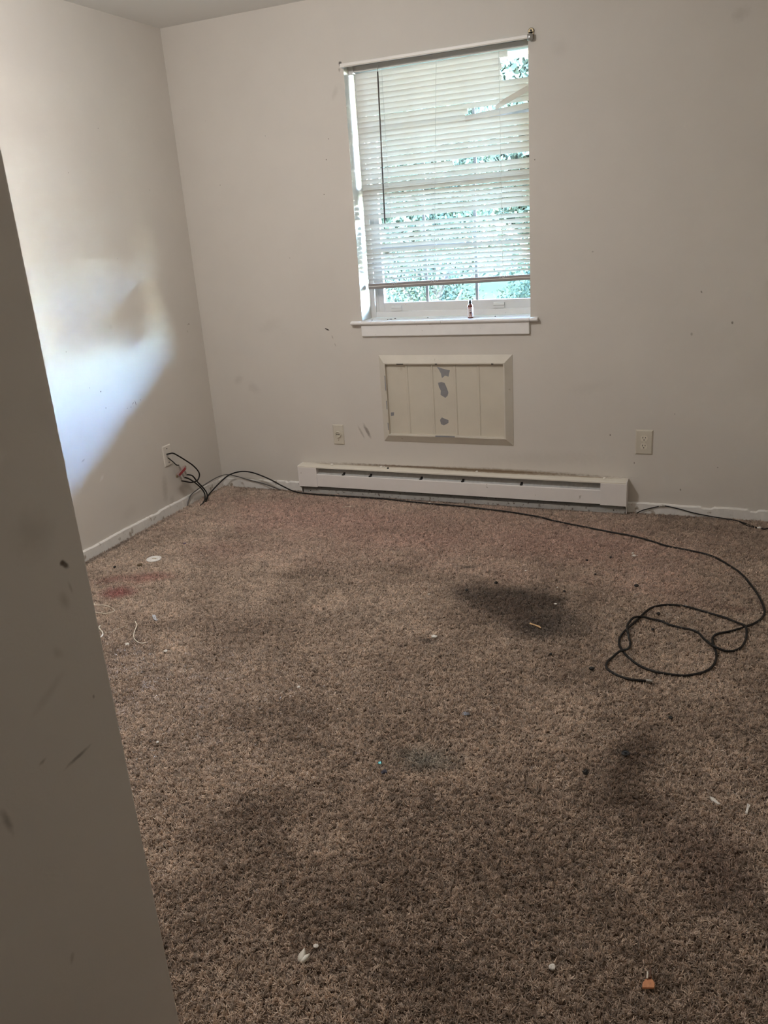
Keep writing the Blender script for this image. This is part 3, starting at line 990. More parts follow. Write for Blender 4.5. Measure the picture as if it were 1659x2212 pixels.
# ------------------------------------------------------------------ covered opening under the window
pn = empty('sleeve_cover', (1.455, 0, 0.315), 'cream painted air conditioner sleeve cover with peeling paint below window', 'wall panel')
OX0, OX1, OZ0, OZ1 = 1.095, 1.817, 0.315, 0.783
IX0, IX1, IZ0, IZ1 = 1.132, 1.783, 0.355, 0.746
yo, yi = -0.002, -0.030
def trim_piece(a, b_, c, d):
    mb = MB()
    # a,b outer ends on the wall; c,d inner ends out from the wall
    th = 0.004
    vs = [(a[0], yo, a[1]), (b_[0], yo, b_[1]), (d[0], yi, d[1]), (c[0], yi, c[1])]
    inn = lambda q, e: (q[0] + (1 if q[0] < 1.455 else -1) * e, q[1] + (1 if q[1] < 0.55 else -1) * e)
    c2, d2 = inn(c, 0.007), inn(d, 0.007)
    vs += [(d2[0], yi, d2[1]), (c2[0], yi, c2[1]), (d2[0], -0.004, d2[1]), (c2[0], -0.004, c2[1]), (b_[0], 0.0, b_[1]), (a[0], 0.0, a[1])]
    mb.add(vs, [(0, 1, 2, 3), (3, 2, 4, 5), (5, 4, 6, 7), (7, 6, 8, 9), (9, 8, 1, 0), (0, 3, 5, 7, 9), (1, 8, 6, 4, 2)])
    return mb.build('trim_board', M['panel_trim'], pn, bevel=0.0012)
trim_piece((OX0, OZ1), (OX1, OZ1), (IX0, IZ1), (IX1, IZ1))
trim_piece((OX1, OZ0), (OX0, OZ0), (IX1, IZ0), (IX0, IZ0))
trim_piece((OX0, OZ0), (OX0, OZ1), (IX0, IZ0), (IX0, IZ1))
trim_piece((OX1, OZ1), (OX1, OZ0), (IX1, IZ1), (IX1, IZ0))
sheet = MB()
sheet.box(IX0 + 0.005, IX1 - 0.005, -0.012, -0.001, IZ0 + 0.005, IZ1 - 0.005)
so = sheet.build('sheet', M['panel'], pn)
for x in (1.254, 1.394, 1.519, 1.643):
    MB().extrude_z([(x - 0.008, -0.0118), (x - 0.004, -0.0152), (x + 0.002, -0.0156), (x + 0.007, -0.0118)], IZ0 + 0.012, IZ1 - 0.012).build('rib', M['panel'], so, bevel=0.001)
chips = [
    [(1.422, 0.724), (1.457, 0.713), (1.492, 0.706), (1.487, 0.690), (1.483, 0.673), (1.464, 0.678), (1.447, 0.665), (1.443, 0.688), (1.434, 0.706)],
    [(1.424, 0.641), (1.442, 0.645), (1.460, 0.641), (1.472, 0.610), (1.479, 0.59), (1.473, 0.573), (1.461, 0.562), (1.435, 0.578), (1.438, 0.60), (1.428, 0.62)],
    [(1.426, 0.444), (1.437, 0.458), (1.455, 0.45), (1.473, 0.445), (1.472, 0.429), (1.446, 0.415), (1.430, 0.422)],
    [(1.149, 0.478), (1.167, 0.480), (1.165, 0.461), (1.148, 0.458)],
]
for c in chips:
    MB().extrude_y(c, -0.0126, -0.0119).build('peeled_patch', M['bare_metal'], so)
MB().box(1.402, 1.510, yi - 0.0008, yi + 0.004, IZ0 + 0.001, IZ0 + 0.0075).build('bare_edge', M['bare_metal'], pn)
for z0, z1 in ((0.60, 0.68), (0.50, 0.545), (0.385, 0.425)):
    MB().box(IX0 + 0.0006, IX0 + 0.0055, yi - 0.0008, yi + 0.004, z0, z1).build('bare_edge', M['bare_metal'], pn)
for x0, x1 in ((1.205, 1.243), (1.418, 1.430), (1.715, 1.727)):
    MB().box(x0, x1, yi - 0.0006, yi + 0.004, IZ1 - 0.0075, IZ1 - 0.003).build('bare_edge', M['black'], pn)

# ------------------------------------------------------------------ wall plates
def duplex():
    x0, x1, z0, z1 = 2.418, 2.499, 0.296, 0.419
    e = empty('wall_outlet', ((x0 + x1) / 2, 0, z0), 'beige duplex power outlet on back wall right of the heater', 'outlet')
    pl = MB()
    d = 0.006
    pl.loft([[(x0, 0, z0), (x1, 0, z0), (x1, 0, z1), (x0, 0, z1)],
             [(x0, -0.002, z0), (x1, -0.002, z0), (x1, -0.002, z1), (x0, -0.002, z1)],
             [(x0 + d, -0.0065, z0 + d), (x1 - d, -0.0065, z0 + d), (x1 - d, -0.0065, z1 - d), (x0 + d, -0.0065, z1 - d)]])
    pl.build('plate', M['plate'], e, bevel=0.0008)
    xc = (x0 + x1) / 2
    for zc in (0.3385, 0.3775):
        pr = []
        for k in range(28):
            a = 2 * math.pi * k / 28
            pr.append((xc + 0.0165 * math.cos(a), zc + max(-0.0135, min(0.0135, 0.0172 * math.sin(a)))))
        s = MB().extrude_y(pr, -0.0065, -0.0082).build('socket', M['socket'], e)
        for dx, hh in ((-0.0063, 0.0042), (0.0063, 0.0034)):
            MB().box(xc + dx - 0.0013, xc + dx + 0.0013, -0.0086, -0.0080, zc + 0.004 - hh, zc + 0.004 + hh).build('slot', M['black'], s)
        MB().lathe([(0.0026, -0.0080), (0.0026, -0.0086)], (xc, 0, zc - 0.0075), 12, 'y').build('ground_hole', M['black'], s)
    MB().lathe([(0.003, -0.0065), (0.003, -0.0078), (0.002, -0.0082)], (xc, 0, 0.358), 12, 'y').build('screw', M['socket'], e)


def round_outlet():
    x0, x1, z0, z1 = 0.784, 0.851, 0.285, 0.400
    e = empty('wall_socket', ((x0 + x1) / 2, 0, z0), 'painted plate with one round socket on back wall left of heater', 'outlet')
    d = 0.005
    pl = MB()
    pl.loft([[(x0, 0, z0), (x1, 0, z0), (x1, 0, z1), (x0, 0, z1)],
             [(x0, -0.002, z0), (x1, -0.002, z0), (x1, -0.002, z1), (x0, -0.002, z1)],
             [(x0 + d, -0.006, z0 + d), (x1 - d, -0.006, z0 + d), (x1 - d, -0.006, z1 - d), (x0 + d, -0.006, z1 - d)]])
    pl.build('plate', M['plate'], e, bevel=0.0008)
    xc, zc = (x0 + x1) / 2, 0.3445
    s = MB().lathe([(0.0185, -0.006), (0.0185, -0.012), (0.0165, -0.0135), (0.014, -0.0135), (0.0135, -0.009)], (xc, 0, zc), 28, 'y').build('socket', M['plate'], e, smooth=False)
    for dx in (-0.006, 0.006):
        MB().box(xc + dx - 0.004, xc + dx + 0.004, -0.0112, -0.0088, zc - 0.0015, zc + 0.0015).build('slot', M['black'], s)
    MB().lathe([(0.0028, -0.006), (0.0028, -0.0075)], (xc, 0, zc - 0.033), 10, 'y').build('screw', M['brass'], e)


duplex()
round_outlet()
cp = empty('cable_plate', (0, -0.484, 0.268), 'pale cable wall plate low on the left wall', 'wall plate')
pl = MB()
y0, y1, z0, z1, d = -0.519, -0.449, 0.264, 0.378, 0.004
pl.loft([[(0, y0, z0), (0, y1, z0), (0, y1, z1), (0, y0, z1)], [(0.003, y0, z0), (0.003, y1, z0), (0.003, y1, z1), (0.003, y0, z1)],
         [(0.006, y0 + d, z0 + d), (0.006, y1 - d, z0 + d), (0.006, y1 - d, z1 - d), (0.006, y0 + d, z1 - d)]])
pl.build('plate', M['plate_w'], cp, bevel=0.0008)
for zc in (0.360, 0.282):
    MB().lathe([(0.003, 0.006), (0.003, 0.0075)], (0, -0.484, zc), 10, 'x').build('screw', M['crumb_black'], cp)
MB().lathe([(0.0055, 0.006), (0.0055, 0.014), (0.0045, 0.0145)], (0, -0.492, 0.322), 12, 'x').build('jack', M['nickel'], cp)

# ------------------------------------------------------------------ baseboard heater
ht = empty('baseboard_heater', (1.48, -0.03, FZ), 'long white electric baseboard heater with dirty top under the window', 'heater')
X0, X1 = 0.573, 2.389
FYH = -0.066
hood = MB()
hood.extrude_x([(0, 0.170), (-0.030, 0.170), (FYH, 0.168), (FYH - 0.002, 0.166), (FYH - 0.002, 0.159), (FYH + 0.001, 0.159), (FYH + 0.001, 0.164), (-0.030, 0.167), (0, 0.167)], X0 + 0.001, X1 - 0.001)
hood.build('hood', M['heater_top'], ht)
MB().box(X0 + 0.004, X1 - 0.004, -0.003, 0, 0.004, 0.168).build('back_plate', M['heater_base'], ht)
fp = MB()
fp.extrude_x([(FYH, 0.050), (FYH, 0.119), (FYH + 0.003, 0.122), (FYH + 0.010, 0.122), (FYH + 0.010, 0.120), (FYH + 0.003, 0.118), (FYH + 0.002, 0.050)], 0.689, 2.266)
fp.build('front_cover', M['heater'], ht)
df = MB()
df.extrude_x([(-0.004, 0.100), (-0.004, 0.166), (-0.048, 0.118), (-0.050, 0.116), (-0.005, 0.098)], 0.689, 2.266)
df.build('deflector', M['heater_in'], ht)
bs = MB()
bs.extrude_x([(-0.004, 0.050), (-0.020, 0.030), (-0.042, 0.022), (-0.044, 0.000), (-0.046, 0.000), (-0.046, 0.024), (-0.020, 0.034), (-0.006, 0.054)], X0 + 0.01, X1 - 0.003)
bs.build('base_channel', M['heater_base'], ht)
fn = MB()
for i in range(110):
    x = 0.70 + i * 1.55 / 109
    fn.box(x, x + 0.001, -0.052, -0.012, 0.058, 0.096)
fn.build('heating_fins', M['heater_in'], ht, kind='stuff')
fin_tube = MB().tube([(0.60, -0.032, 0.077), (2.36, -0.032, 0.077)], 0.006, 8)
fin_tube.build('heating_rod', M['steel'], ht)
for xa, xb_ in ((X0, 0.689), (2.266, X1)):
    c = MB()
    c.extrude_x([(-0.004, 0.048), (-0.004, 0.165), (-0.030, 0.165), (FYH, 0.163), (FYH - 0.003, 0.158), (FYH - 0.003, 0.046), (FYH, 0.046), (FYH, 0.048)], xa, xb_)
    c.build('end_cap', M['heater'], ht, bevel=0.0012)
for xa in (X0 - 0.002, X1):
    MB().extrude_x([(0, 0.004), (0, 0.171), (-0.030, 0.171), (FYH, 0.168), (FYH - 0.004, 0.164), (FYH - 0.004, 0.046), (-0.047, 0.030), (-0.047, 0.0)], xa, xa + 0.003).build('end_plate', M['heater'], ht)
for x in (0.845, 1.010, 1.31, 1.545, 1.86):
    MB().extrude_x([(-0.030, 0.135), (-0.048, 0.126), (FYH + 0.004, 0.128), (FYH + 0.004, 0.122), (-0.03, 0.120)], x, x + 0.012).build('clip', M['black'], ht)
for x in (0.628, 2.330):
    MB().lathe([(0.003, -0.046), (0.003, -0.0485)], (x, 0, 0.016), 8, 'y').build('screw', M['crumb_black'], ht)

# ------------------------------------------------------------------ cables
main = [(0.091, -0.321, 0.004), (0.06, -0.27, 0.004), (0.036, -0.21, 0.006), (0.030, -0.16, 0.016), (0.036, -0.11, 0.035), (0.082, -0.06, 0.079), (0.164, -0.05, 0.106), (0.251, -0.05, 0.105),
        (0.36, -0.055, 0.075), (0.453, -0.062, 0.037), (0.548, -0.078, 0.012)]
flat = [(0.671, -0.080), (0.772, -0.080), (0.92, -0.080), (1.002, -0.078), (1.122, -0.080), (1.245, -0.094), (1.409, -0.106), (1.567, -0.113), (1.698, -0.131), (1.825, -0.148), (1.989, -0.191), (2.079, -0.233), (2.221, -0.281), (2.357, -0.326), (2.453, -0.354), (2.546, -0.4), (2.613, -0.443), (2.703, -0.473), (2.773, -0.5), (2.825, -0.541), (2.875, -0.61), (2.916, -0.677), (2.947, -0.764), (2.973, -0.853), (2.99, -0.934), (2.998, -1.013), (2.988, -1.068), (2.964, -1.117), (2.932, -1.155), (2.885, -1.201), (2.844, -1.232), (2.83, -1.268), (2.834, -1.321), (2.843, -1.363), (2.846, -1.406), (2.838, -1.458), (2.82, -1.498), (2.79, -1.527), (2.753, -1.548), (2.708, -1.551), (2.662, -1.547), (2.621, -1.527), (2.587, -1.494), (2.557, -1.451), (2.535, -1.404), (2.529, -1.366), (2.533, -1.317), (2.551, -1.254), (2.573, -1.188), (2.59, -1.13), (2.608, -1.085), (2.639, -1.053), (2.676, -1.039), (2.717, -1.037), (2.766, -1.052), (2.815, -1.075), (2.866, -1.097), (2.905, -1.125), (2.933, -1.163), (2.938, -1.206), (2.933, -1.263), (2.92, -1.312), (2.897, -1.341), (2.871, -1.352), (2.848, -1.347), (2.827, -1.33), (2.805, -1.286), (2.783, -1.241), (2.757, -1.223), (2.721, -1.216), (2.681, -1.202), (2.65, -1.18), (2.62, -1.175), (2.587, -1.175), (2.559, -1.192), (2.546, -1.23), (2.544, -1.272), (2.556, -1.327), (2.569, -1.387), (2.565, -1.426), (2.544, -1.455), (2.524, -1.49), (2.513, -1.522), (2.513, -1.558), (2.527, -1.582), (2.557, -1.604), (2.588, -1.616), (2.617, -1.617), (2.646, -1.612)]
CZ = 0.0058
fl3 = []
for i, (x, y) in enumerate(flat):
    z = CZ
    for j, (x2, y2) in enumerate(flat[:max(0, i - 3)]):       # lift over an earlier turn of the coil
        dd = math.hypot(x - x2, y - y2)
        if dd < 0.035:
            z = max(z, CZ + 0.0078 * (1 - max(0, dd - 0.012) / 0.023))
    fl3.append((x, y, z))
cb = empty('coaxial_cable', (2.6, -1.3, FZ), 'long black coaxial cable running past heater and coiled on carpet', 'cable')
MB().tube(spline(main + fl3, 5), 0.0041, 8).build('jacket', M['cable'], cb, smooth=True)
ce = MB()
ce.lathe([(0.0052, 0), (0.0052, 0.010), (0.0042, 0.0105), (0.0042, 0.013), (0.0050, 0.0135), (0.0050, 0.019), (0.003, 0.0195)], (2.644, -1.612, CZ + 0.001), 10, 'x')
ce.build('connector', M['nickel'], cb)
MB().tube([(2.6635, -1.612, CZ + 0.001), (2.668, -1.612, CZ + 0.001)], 0.0008, 5).build('centre_pin', M['brass'], cb)

sp = empty('cable_splitter', (0.06, -0.455, 0.221), 'red labelled cable splitter hanging by black cables at left wall', 'splitter')
A = Vector((0.055, -0.499, 0.206))
Bv = Vector((0.055, -0.410, 0.238))
ax = (Bv - A).normalized()
nz = Vector((0, -ax.z, ax.y))
def obox(c0, c1, hw, hx0, hx1, name, mat, par):
    vs = []
    for p_ in (c0, c1):
        for s1, hx in ((-1, hx0), (1, hx0), (1, hx1), (-1, hx1)):
            q = p_ + nz * hw * s1
            vs.append((p_.x + hx, q.y, q.z))
    mb = MB()
    mb.loft([vs[:4], vs[4:]])
    return mb.build(name, mat, par, bevel=0.001)
obox(A + ax * 0.006, Bv - ax * 0.006, 0.0095, -0.008, 0.008, 'case', M['pinkgray'], sp)
obox(A + ax * 0.014, Bv - ax * 0.014, 0.0075, 0.008, 0.009, 'red_label', M['red'], sp)
for e_, s_ in ((A, 1), (Bv, -1)):
    c_ = e_ + ax * 0.004 * s_
    tb2 = MB()
    tb2.lathe([(0.008, -0.003), (0.008, 0.003)], (c_.x, c_.y, c_.z), 14, 'x')
    tb2.build('mounting_ear', M['brass'], sp)
ports = [(A + ax * 0.050, 1), (A + ax * 0.024, -1), (A + ax * 0.050, -1), (A + ax * 0.076, -1)]
pe = []
for c_, s_ in ports:
    p0 = c_ + nz * s_ * 0.0092
    p1 = c_ + nz * s_ * 0.042
    mb = MB()
    n_ = 9
    pts = [p0 + (p1 - p0) * (i / (n_ - 1)) for i in range(n_)]
    mb.tube(pts, [0.0045, 0.0045, 0.0040, 0.0058, 0.0058, 0.0058, 0.0046, 0.0046, 0.0042], 10)
    mb.build('port', M['nickel'], sp)
    pe.append(p1)


def cable(name, pts, r, mat, label):
    o = MB().tube(spline(pts, 6), r, 8).build(name, M[mat], None, smooth=True)
    return tag(o, label, 'cable', 'cables at the left wall plate')


cable('looped_cable', [(0.006, -0.492, 0.330), (0.03, -0.500, 0.336), (0.045, -0.487, 0.336), (0.06, -0.465, 0.316), (0.068, -0.415, 0.275), (0.078, -0.376, 0.238), (0.084, -0.346, 0.200), (0.084, -0.334, 0.170), (0.082, -0.350, 0.146), (0.078, -0.376, 0.141), (0.070, -0.408, 0.146), (0.060, -0.437, 0.160), tuple(pe[1] + (pe[1] - ports[1][0]) * 0.10), tuple(pe[1] + (pe[1] - ports[1][0]) * 0.02)], 0.0038, 'cable', 'black cable curving in a wide loop from wall plate to splitter')
cable('feed_cable', [(0.006, -0.486, 0.308), (0.025, -0.492, 0.300), (0.040, -0.488, 0.285), (0.050, -0.480, 0.268), tuple(pe[0])], 0.0030, 'cable', 'short black cable from wall plate down into splitter top')
cable('drop_cable', [tuple(pe[2]), (0.058, -0.400, 0.164), (0.062, -0.350, 0.122), (0.066, -0.312, 0.080), (0.078, -0.305, 0.048), (0.088, -0.322, 0.022), (0.092, -0.350, 0.006), (0.096, -0.385, 0.002)], 0.0040, 'cable', 'black cable dropping from splitter middle port to the carpet')
cable('drop_cable', [tuple(pe[3]), (0.060, -0.368, 0.172), (0.060, -0.331, 0.125), (0.066, -0.298, 0.082), (0.078, -0.286, 0.048), (0.088, -0.296, 0.022), (0.0925, -0.318, 0.0125)], 0.0040, 'cable', 'black cable dropping from splitter upper port beside its twin')
o = MB().tube(spline([(0.020, -0.405, 0.000), (0.020, -0.385, 0.026), (0.020, -0.352, 0.052), (0.020, -0.272, 0.064), (0.020, -0.175, 0.070), (0.023, -0.085, 0.074), (0.049, -0.024, 0.074), (0.113, -0.020, 0.066), (0.208, -0.020, 0.047), (0.302, -0.022, 0.030), (0.429, -0.052, 0.010)], 6), 0.0030, 8).build('thin_cable', M['cable_gray'], None, smooth=True)
tag(o, 'thin grey cable draped along the skirting in left corner', 'cable')

rc = empty('skirting_cable', (2.7, -0.02, FZ), 'thin dark cable with joint lying along skirting right of heater', 'cable')
rpts = [(2.437, -0.030, 0.000), (2.469, -0.020, 0.017), (2.534, -0.017, 0.038), (2.555, -0.017, 0.045), (2.588, -0.017, 0.042), (2.641, -0.017, 0.032), (2.705, -0.020, 0.018), (2.789, -0.024, 0.007), (2.892, -0.045, 0.003), (2.962, -0.105, 0.003), (2.985, -0.128, 0.003)]
MB().tube(spline(rpts, 5), 0.0026, 7).build('jacket', M['cable'], rc, smooth=True)
MB().tube([(2.541, -0.018, 0.041), (2.552, -0.018, 0.0445), (2.556, -0.018, 0.045), (2.568, -0.018, 0.044)], [0.004, 0.005, 0.0065, 0.0045], 8).build('joint', M['nickel'], rc)
MB().tube(spline([(2.905, -0.055, 0.003), (2.935, -0.10, 0.004), (2.970, -0.125, 0.004), (2.985, -0.130, 0.004)], 5), 0.002, 6).build('second_strand', M['cable'], rc, smooth=True)
MB().tube([(2.983, -0.128, 0.004), (2.992, -0.130, 0.006), (3.000, -0.128, 0.004)], [0.004, 0.006, 0.003], 8).build('end_joint', M['crumb_white'], rc)
MB().tube(spline([(2.998, -0.128, 0.004), (3.012, -0.135, 0.003), (3.03, -0.12, 0.004), (3.045, -0.10, 0.004)], 5), 0.003, 6).build('tail', M['cable'], rc, smooth=True)

# ------------------------------------------------------------------ litter on the carpet
def lump(name, x, y, r, mat, label, cat='debris', group=None, h=0.6, z=0.001, seed=None):
    q = random.Random(seed if seed is not None else int(x * 1000 + y * 7777))
    mb = MB()
    n = 9
    lo = []
    for (rr0, zz) in ((0.55, 0.0), (1.0, 0.3), (0.85, 0.75), (0.35, 1.0)):
        lo.append([(x + r * rr0 * math.cos(2 * math.pi * k / n) * q.uniform(0.65, 1.2), y + r * rr0 * math.sin(2 * math.pi * k / n) * q.uniform(0.65, 1.2), z + r * h * 2 * zz * q.uniform(0.85, 1.1)) for k in range(n)])
    mb.loft(lo)
    o = mb.build(name, M[mat], None, smooth=False)
    return tag(o, label, cat, group)


blk = [(2.47, -1.585, 0.010, 'black crumb just left of the coiled cable'), (2.541, -2.126, 0.010, 'black crumb on carpet left of the black button'),
       (2.305, -0.680, 0.0065, 'black crumb on carpet between the dark stain and long cable'), (2.397, -0.626, 0.006, 'black crumb nearest the long cable behind two white crumbs'),
       (2.535, -0.896, 0.009, 'largest black crumb beyond the coiled cable'), (1.988, -1.001, 0.008, 'black crumb at the far edge of the dark stain'),
       (1.891, -1.100, 0.007, 'black crumb at left edge of the dark stain'), (2.271, -1.013, 0.006, 'black crumb at the right far edge of dark stain'),
       (2.638, -1.122, 0.008, 'black crumb inside the cable coil, upper one'), (2.362, -0.817, 0.005, 'small black crumb right of and behind the dark stain'),
       (0.221, -1.261, 0.008, 'black crumb by left wall near the white lid'), (2.631, -1.252, 0.006, 'black crumb inside the cable coil, lower one'),
       (2.733, -1.798, 0.007, 'black crumb in front of the coiled cable end'), (2.322, -1.521, 0.006, 'black crumb in front of the dark stain')]
for x, y, r, l in blk:
    lump('black_crumb', x, y, r, 'crumb_black', l, group='black crumbs on the carpet')
wht = [(0.972, -1.875, 0.008, 'white crumb right of the curved white strings'), (0.792, -1.871, 0.009, 'pale scrap below the curved white string'),
       (1.754, -1.171, 0.006, 'white crumb left of the dark stain'), (2.237, -0.981, 0.004, 'tiny white crumb behind the dark stain'),
       (2.260, -1.132, 0.006, 'white crumb on right part of the dark stain'), (2.075, -0.848, 0.0045, 'tiny white crumb beyond the dark stain'),
       (2.481, -0.553, 0.006, 'smaller white crumb of the pair near the long cable'), (2.489, -0.583, 0.009, 'larger white crumb of the pair near the long cable'),
       (1.305, -2.360, 0.005, 'white crumb beside the partition wall'), (1.895, -1.511, 0.012, 'pale flat chip in front of the dark stain'),
       (2.104, -2.868, 0.006, 'small white crumb behind the folded petal'), (2.581, -2.757, 0.008, 'white chip left of the orange piece'),
       (1.573, -1.956, 0.006, 'cream crumb on open carpet in the middle')]
for x, y, r, l in wht:
    lump('white_crumb', x, y, r, 'crumb_white', l, group='white crumbs on the carpet', h=0.4)
lump('dried_leaf_bit', 0.324, -1.208, 0.013, 'crumb_brown', 'brown dried bit beside the white round lid', h=0.3)
lump('gray_flake', 2.151, -1.947, 0.012, 'blueshard_dark', 'flat grey flake on the carpet behind the teal speck', h=0.15)
lump('purple_bit', 0.370, -0.916, 0.008, 'purple', 'small purple bit on carpet beyond the white lid', h=0.3)
lump('navy_shard', 2.019, -2.286, 0.009, 'navy', 'dark navy shard beside the teal foil speck', h=0.4)
lump('foil_speck', 1.991, -2.252, 0.006, 'teal', 'shiny teal foil speck on open carpet', h=0.4)
lump('paint_scrap', 1.372, -0.095, 0.010, 'crumb_white', 'white paint scrap on the floor in front of heater', h=0.4)
for i, (x, y, r, l) in enumerate([(0.773, -0.030, 0.011, 'white paint scrap on heater top, leftmost'), (1.075, -0.028, 0.010, 'white paint scrap on heater top below socket'), (1.092, -0.022, 0.007, 'smaller paint scrap on heater top beside the black bead'), (1.62, -0.02, 0.008, 'pale scrap on heater top right of centre'), (2.28, -0.025, 0.009, 'pale scrap on heater top near its right end')]):
    lump('paint_scrap', x, y, r, 'crumb_white', l, group='paint scraps on the heater', h=0.5, z=0.169)
lump('black_bead', 1.121, -0.040, 0.006, 'crumb_black', 'small black bead lying on the heater top', h=0.8, z=0.168)

lid = empty('round_lid', (0.344, -1.127, FZ), 'white round plastic lid with gold print on carpet by left wall', 'lid')
MB().lathe([(0.026, -0.002), (0.034, 0.0), (0.036, 0.003), (0.035, 0.0055), (0.030, 0.0065), (0.028, 0.0055), (0.010, 0.0055)], (0.344, -1.127, 0), 32).build('disc', M['white'], lid, smooth=False)
gp = MB()
for a_, b_ in ((-0.010, -0.004), (-0.001, 0.004), (0.007, 0.013)):
    gp.box(0.344 + a_, 0.344 + b_, -1.131, -1.121, 0.0055, 0.0059)
gp.build('print', M['gold'], lid)

bt_ = empty('black_button', (2.63, -2.007, FZ), 'round black button lying near dark brown stain', 'button')
MB().lathe([(0.009, -0.002), (0.0115, 0.0), (0.0118, 0.004), (0.010, 0.0058), (0.0085, 0.0058), (0.008, 0.005)], (2.63, -2.007, 0.0), 22).build('disc', M['black'], bt_, smooth=False)
MB().lathe([(0.0035, 0.005), (0.0035, 0.0072), (0.002, 0.0074)], (2.63, -2.007, 0.0), 12).build('stud', M['black'], bt_)

def string(pts, r, label):
    o = MB().tube(spline([(x, y, 0.002 + 0.001 * math.sin(i)) for i, (x, y) in enumerate(pts)], 5), r, 6).build('string_piece', M['string'], None, smooth=True)
    tag(o, label, 'string', 'white strings by the partition')
string([(0.40, -1.60), (0.417, -1.621), (0.46, -1.614), (0.503, -1.621), (0.536, -1.639), (0.537, -1.661), (0.513, -1.676), (0.472, -1.678), (0.44, -1.68)], 0.0020, 'white string bent in a hairpin loop beside red stain')
string([(0.575, -1.77), (0.587, -1.791), (0.622, -1.813), (0.641, -1.832), (0.648, -1.853)], 0.0030, 'short thick white string end against the partition edge')
string([(0.632, -1.822), (0.658, -1.803), (0.673, -1.767), (0.682, -1.736)], 0.0009, 'thin pale thread joining thick white string end')
string([(0.692, -1.70), (0.702, -1.71), (0.724, -1.729), (0.743, -1.764), (0.764, -1.798), (0.79, -1.826), (0.82, -1.844), (0.845, -1.848), (0.857, -1.841)], 0.0022, 'white string curved like an S right of the thread')

def flat_piece(name, prof, z0, z1, mat, label, cat='debris', group=None, ridge=None):
    mb = MB().extrude_z(prof, z0, z1)
    o = mb.build(name, M[mat], None, bevel=0.0006)
    return tag(o, label, cat, group)
flat_piece('plastic_shard', [(0.724, -1.632), (0.741, -1.633), (0.762, -1.655), (0.778, -1.664), (0.774, -1.672), (0.757, -1.666), (0.738, -1.649)], -0.002, 0.003, 'blueshard', 'pale blue plastic shard on carpet near the strings')
flat_piece('paper_sliver', [(2.852, -2.126), (2.860, -2.127), (2.878, -2.147), (2.872, -2.150), (2.858, -2.140)], -0.002, 0.003, 'crumb_white', 'white paper sliver nearer the button', group='paper slivers')
flat_piece('paper_sliver', [(2.939, -2.128), (2.947, -2.130), (2.943, -2.146), (2.940, -2.166), (2.935, -2.163), (2.938, -2.145)], -0.002, 0.004, 'crumb_white', 'white paper sliver nearest the right wall', group='paper slivers')
o = MB().tube([(2.203, -1.317, 0.003), (2.212, -1.325, 0.005), (2.226, -1.328, 0.004), (2.240, -1.336, 0.005), (2.249, -1.344, 0.004)], [0.0030, 0.0034, 0.0028, 0.0036, 0.0022], 6).build('wood_splinter', M['wood'], None)
tag(o, 'tan wooden splinter lying on the dark stain', 'splinter')
o = MB().tube([(0.922, -0.251, 0.002), (0.948, -0.236, 0.003), (0.974, -0.217, 0.002)], [0.0015, 0.002, 0.0012], 5).build('wood_splinter', M['string'], None)
tag(o, 'thin pale splinter on carpet in front of heater left end', 'splinter')

pt = empty('folded_petal', (2.091, -2.900, FZ), 'white folded petal shaped scrap on carpet near the camera', 'petal')
def leafshape(c, d, L, wd, lift, name):
    d = Vector(d).normalized()
    s_ = Vector((-d.y, d.x, 0))
    lo = []
    for i in range(7):
        t_ = i / 6
        w_ = wd * math.sin(math.pi * min(1, 0.08 + 0.92 * t_) ** 0.8) + 0.0004
        p_ = Vector(c) + d * L * t_ + Vector((0, 0, lift * t_))
        lo.append([tuple(p_ + s_ * w_ + Vector((0, 0, 0.002))), tuple(p_ + Vector((0, 0, 0.0045))), tuple(p_ - s_ * w_ + Vector((0, 0, 0.002))), tuple(p_ + Vector((0, 0, -0.001)))])
    mb = MB()
    mb.loft(lo)
    mb.build(name, M['petal'], pt, smooth=True)
leafshape((2.090, -2.913, 0.0), (-0.10, 1.0, 0), 0.027, 0.0085, 0.008, 'petal_half')
leafshape((2.091, -2.913, 0.0), (0.75, 1.0, 0), 0.023, 0.0075, 0.008, 'petal_half')

og = empty('broken_clip', (2.764, -2.735, FZ), 'orange broken clip with dark stem on carpet at lower right', 'clip')
# lies on the pile: rounded orange blade towards the camera, narrow neck and dark stem behind
oc = Vector((2.764, -2.748))
dx_ = Vector((0.95, 0.33)).normalized() * 1.0
dy_ = Vector((-0.05, 1.0)).normalized()
pr = [(-0.0115, 0.0), (0.0115, 0.0), (0.0118, 0.010), (0.0085, 0.017), (0.0050, 0.0215), (0.0045, 0.030), (-0.0045, 0.030), (-0.0050, 0.0215), (-0.0085, 0.017), (-0.0118, 0.010)]
MB().extrude_z([tuple(oc + dx_ * a + dy_ * b_) for a, b_ in pr], 0.005, 0.0095).build('blade', M['orange'], og, bevel=0.0012)
pr2 = [(-0.001, 0.020), (0.0042, 0.020), (0.0038, 0.046), (0.0008, 0.047)]
MB().extrude_z([tuple(oc + dx_ * a + dy_ * b_) for a, b_ in pr2], 0.0092, 0.0140).build('stem', M['brown'], og, bevel=0.0008)
pr3 = [(-0.0052, 0.019), (-0.0016, 0.019), (-0.0020, 0.036), (-0.0046, 0.034)]
MB().extrude_z([tuple(oc + dx_ * a + dy_ * b_) for a, b_ in pr3], 0.0092, 0.0125).build('pale_prong', M['string'], og, bevel=0.0006)

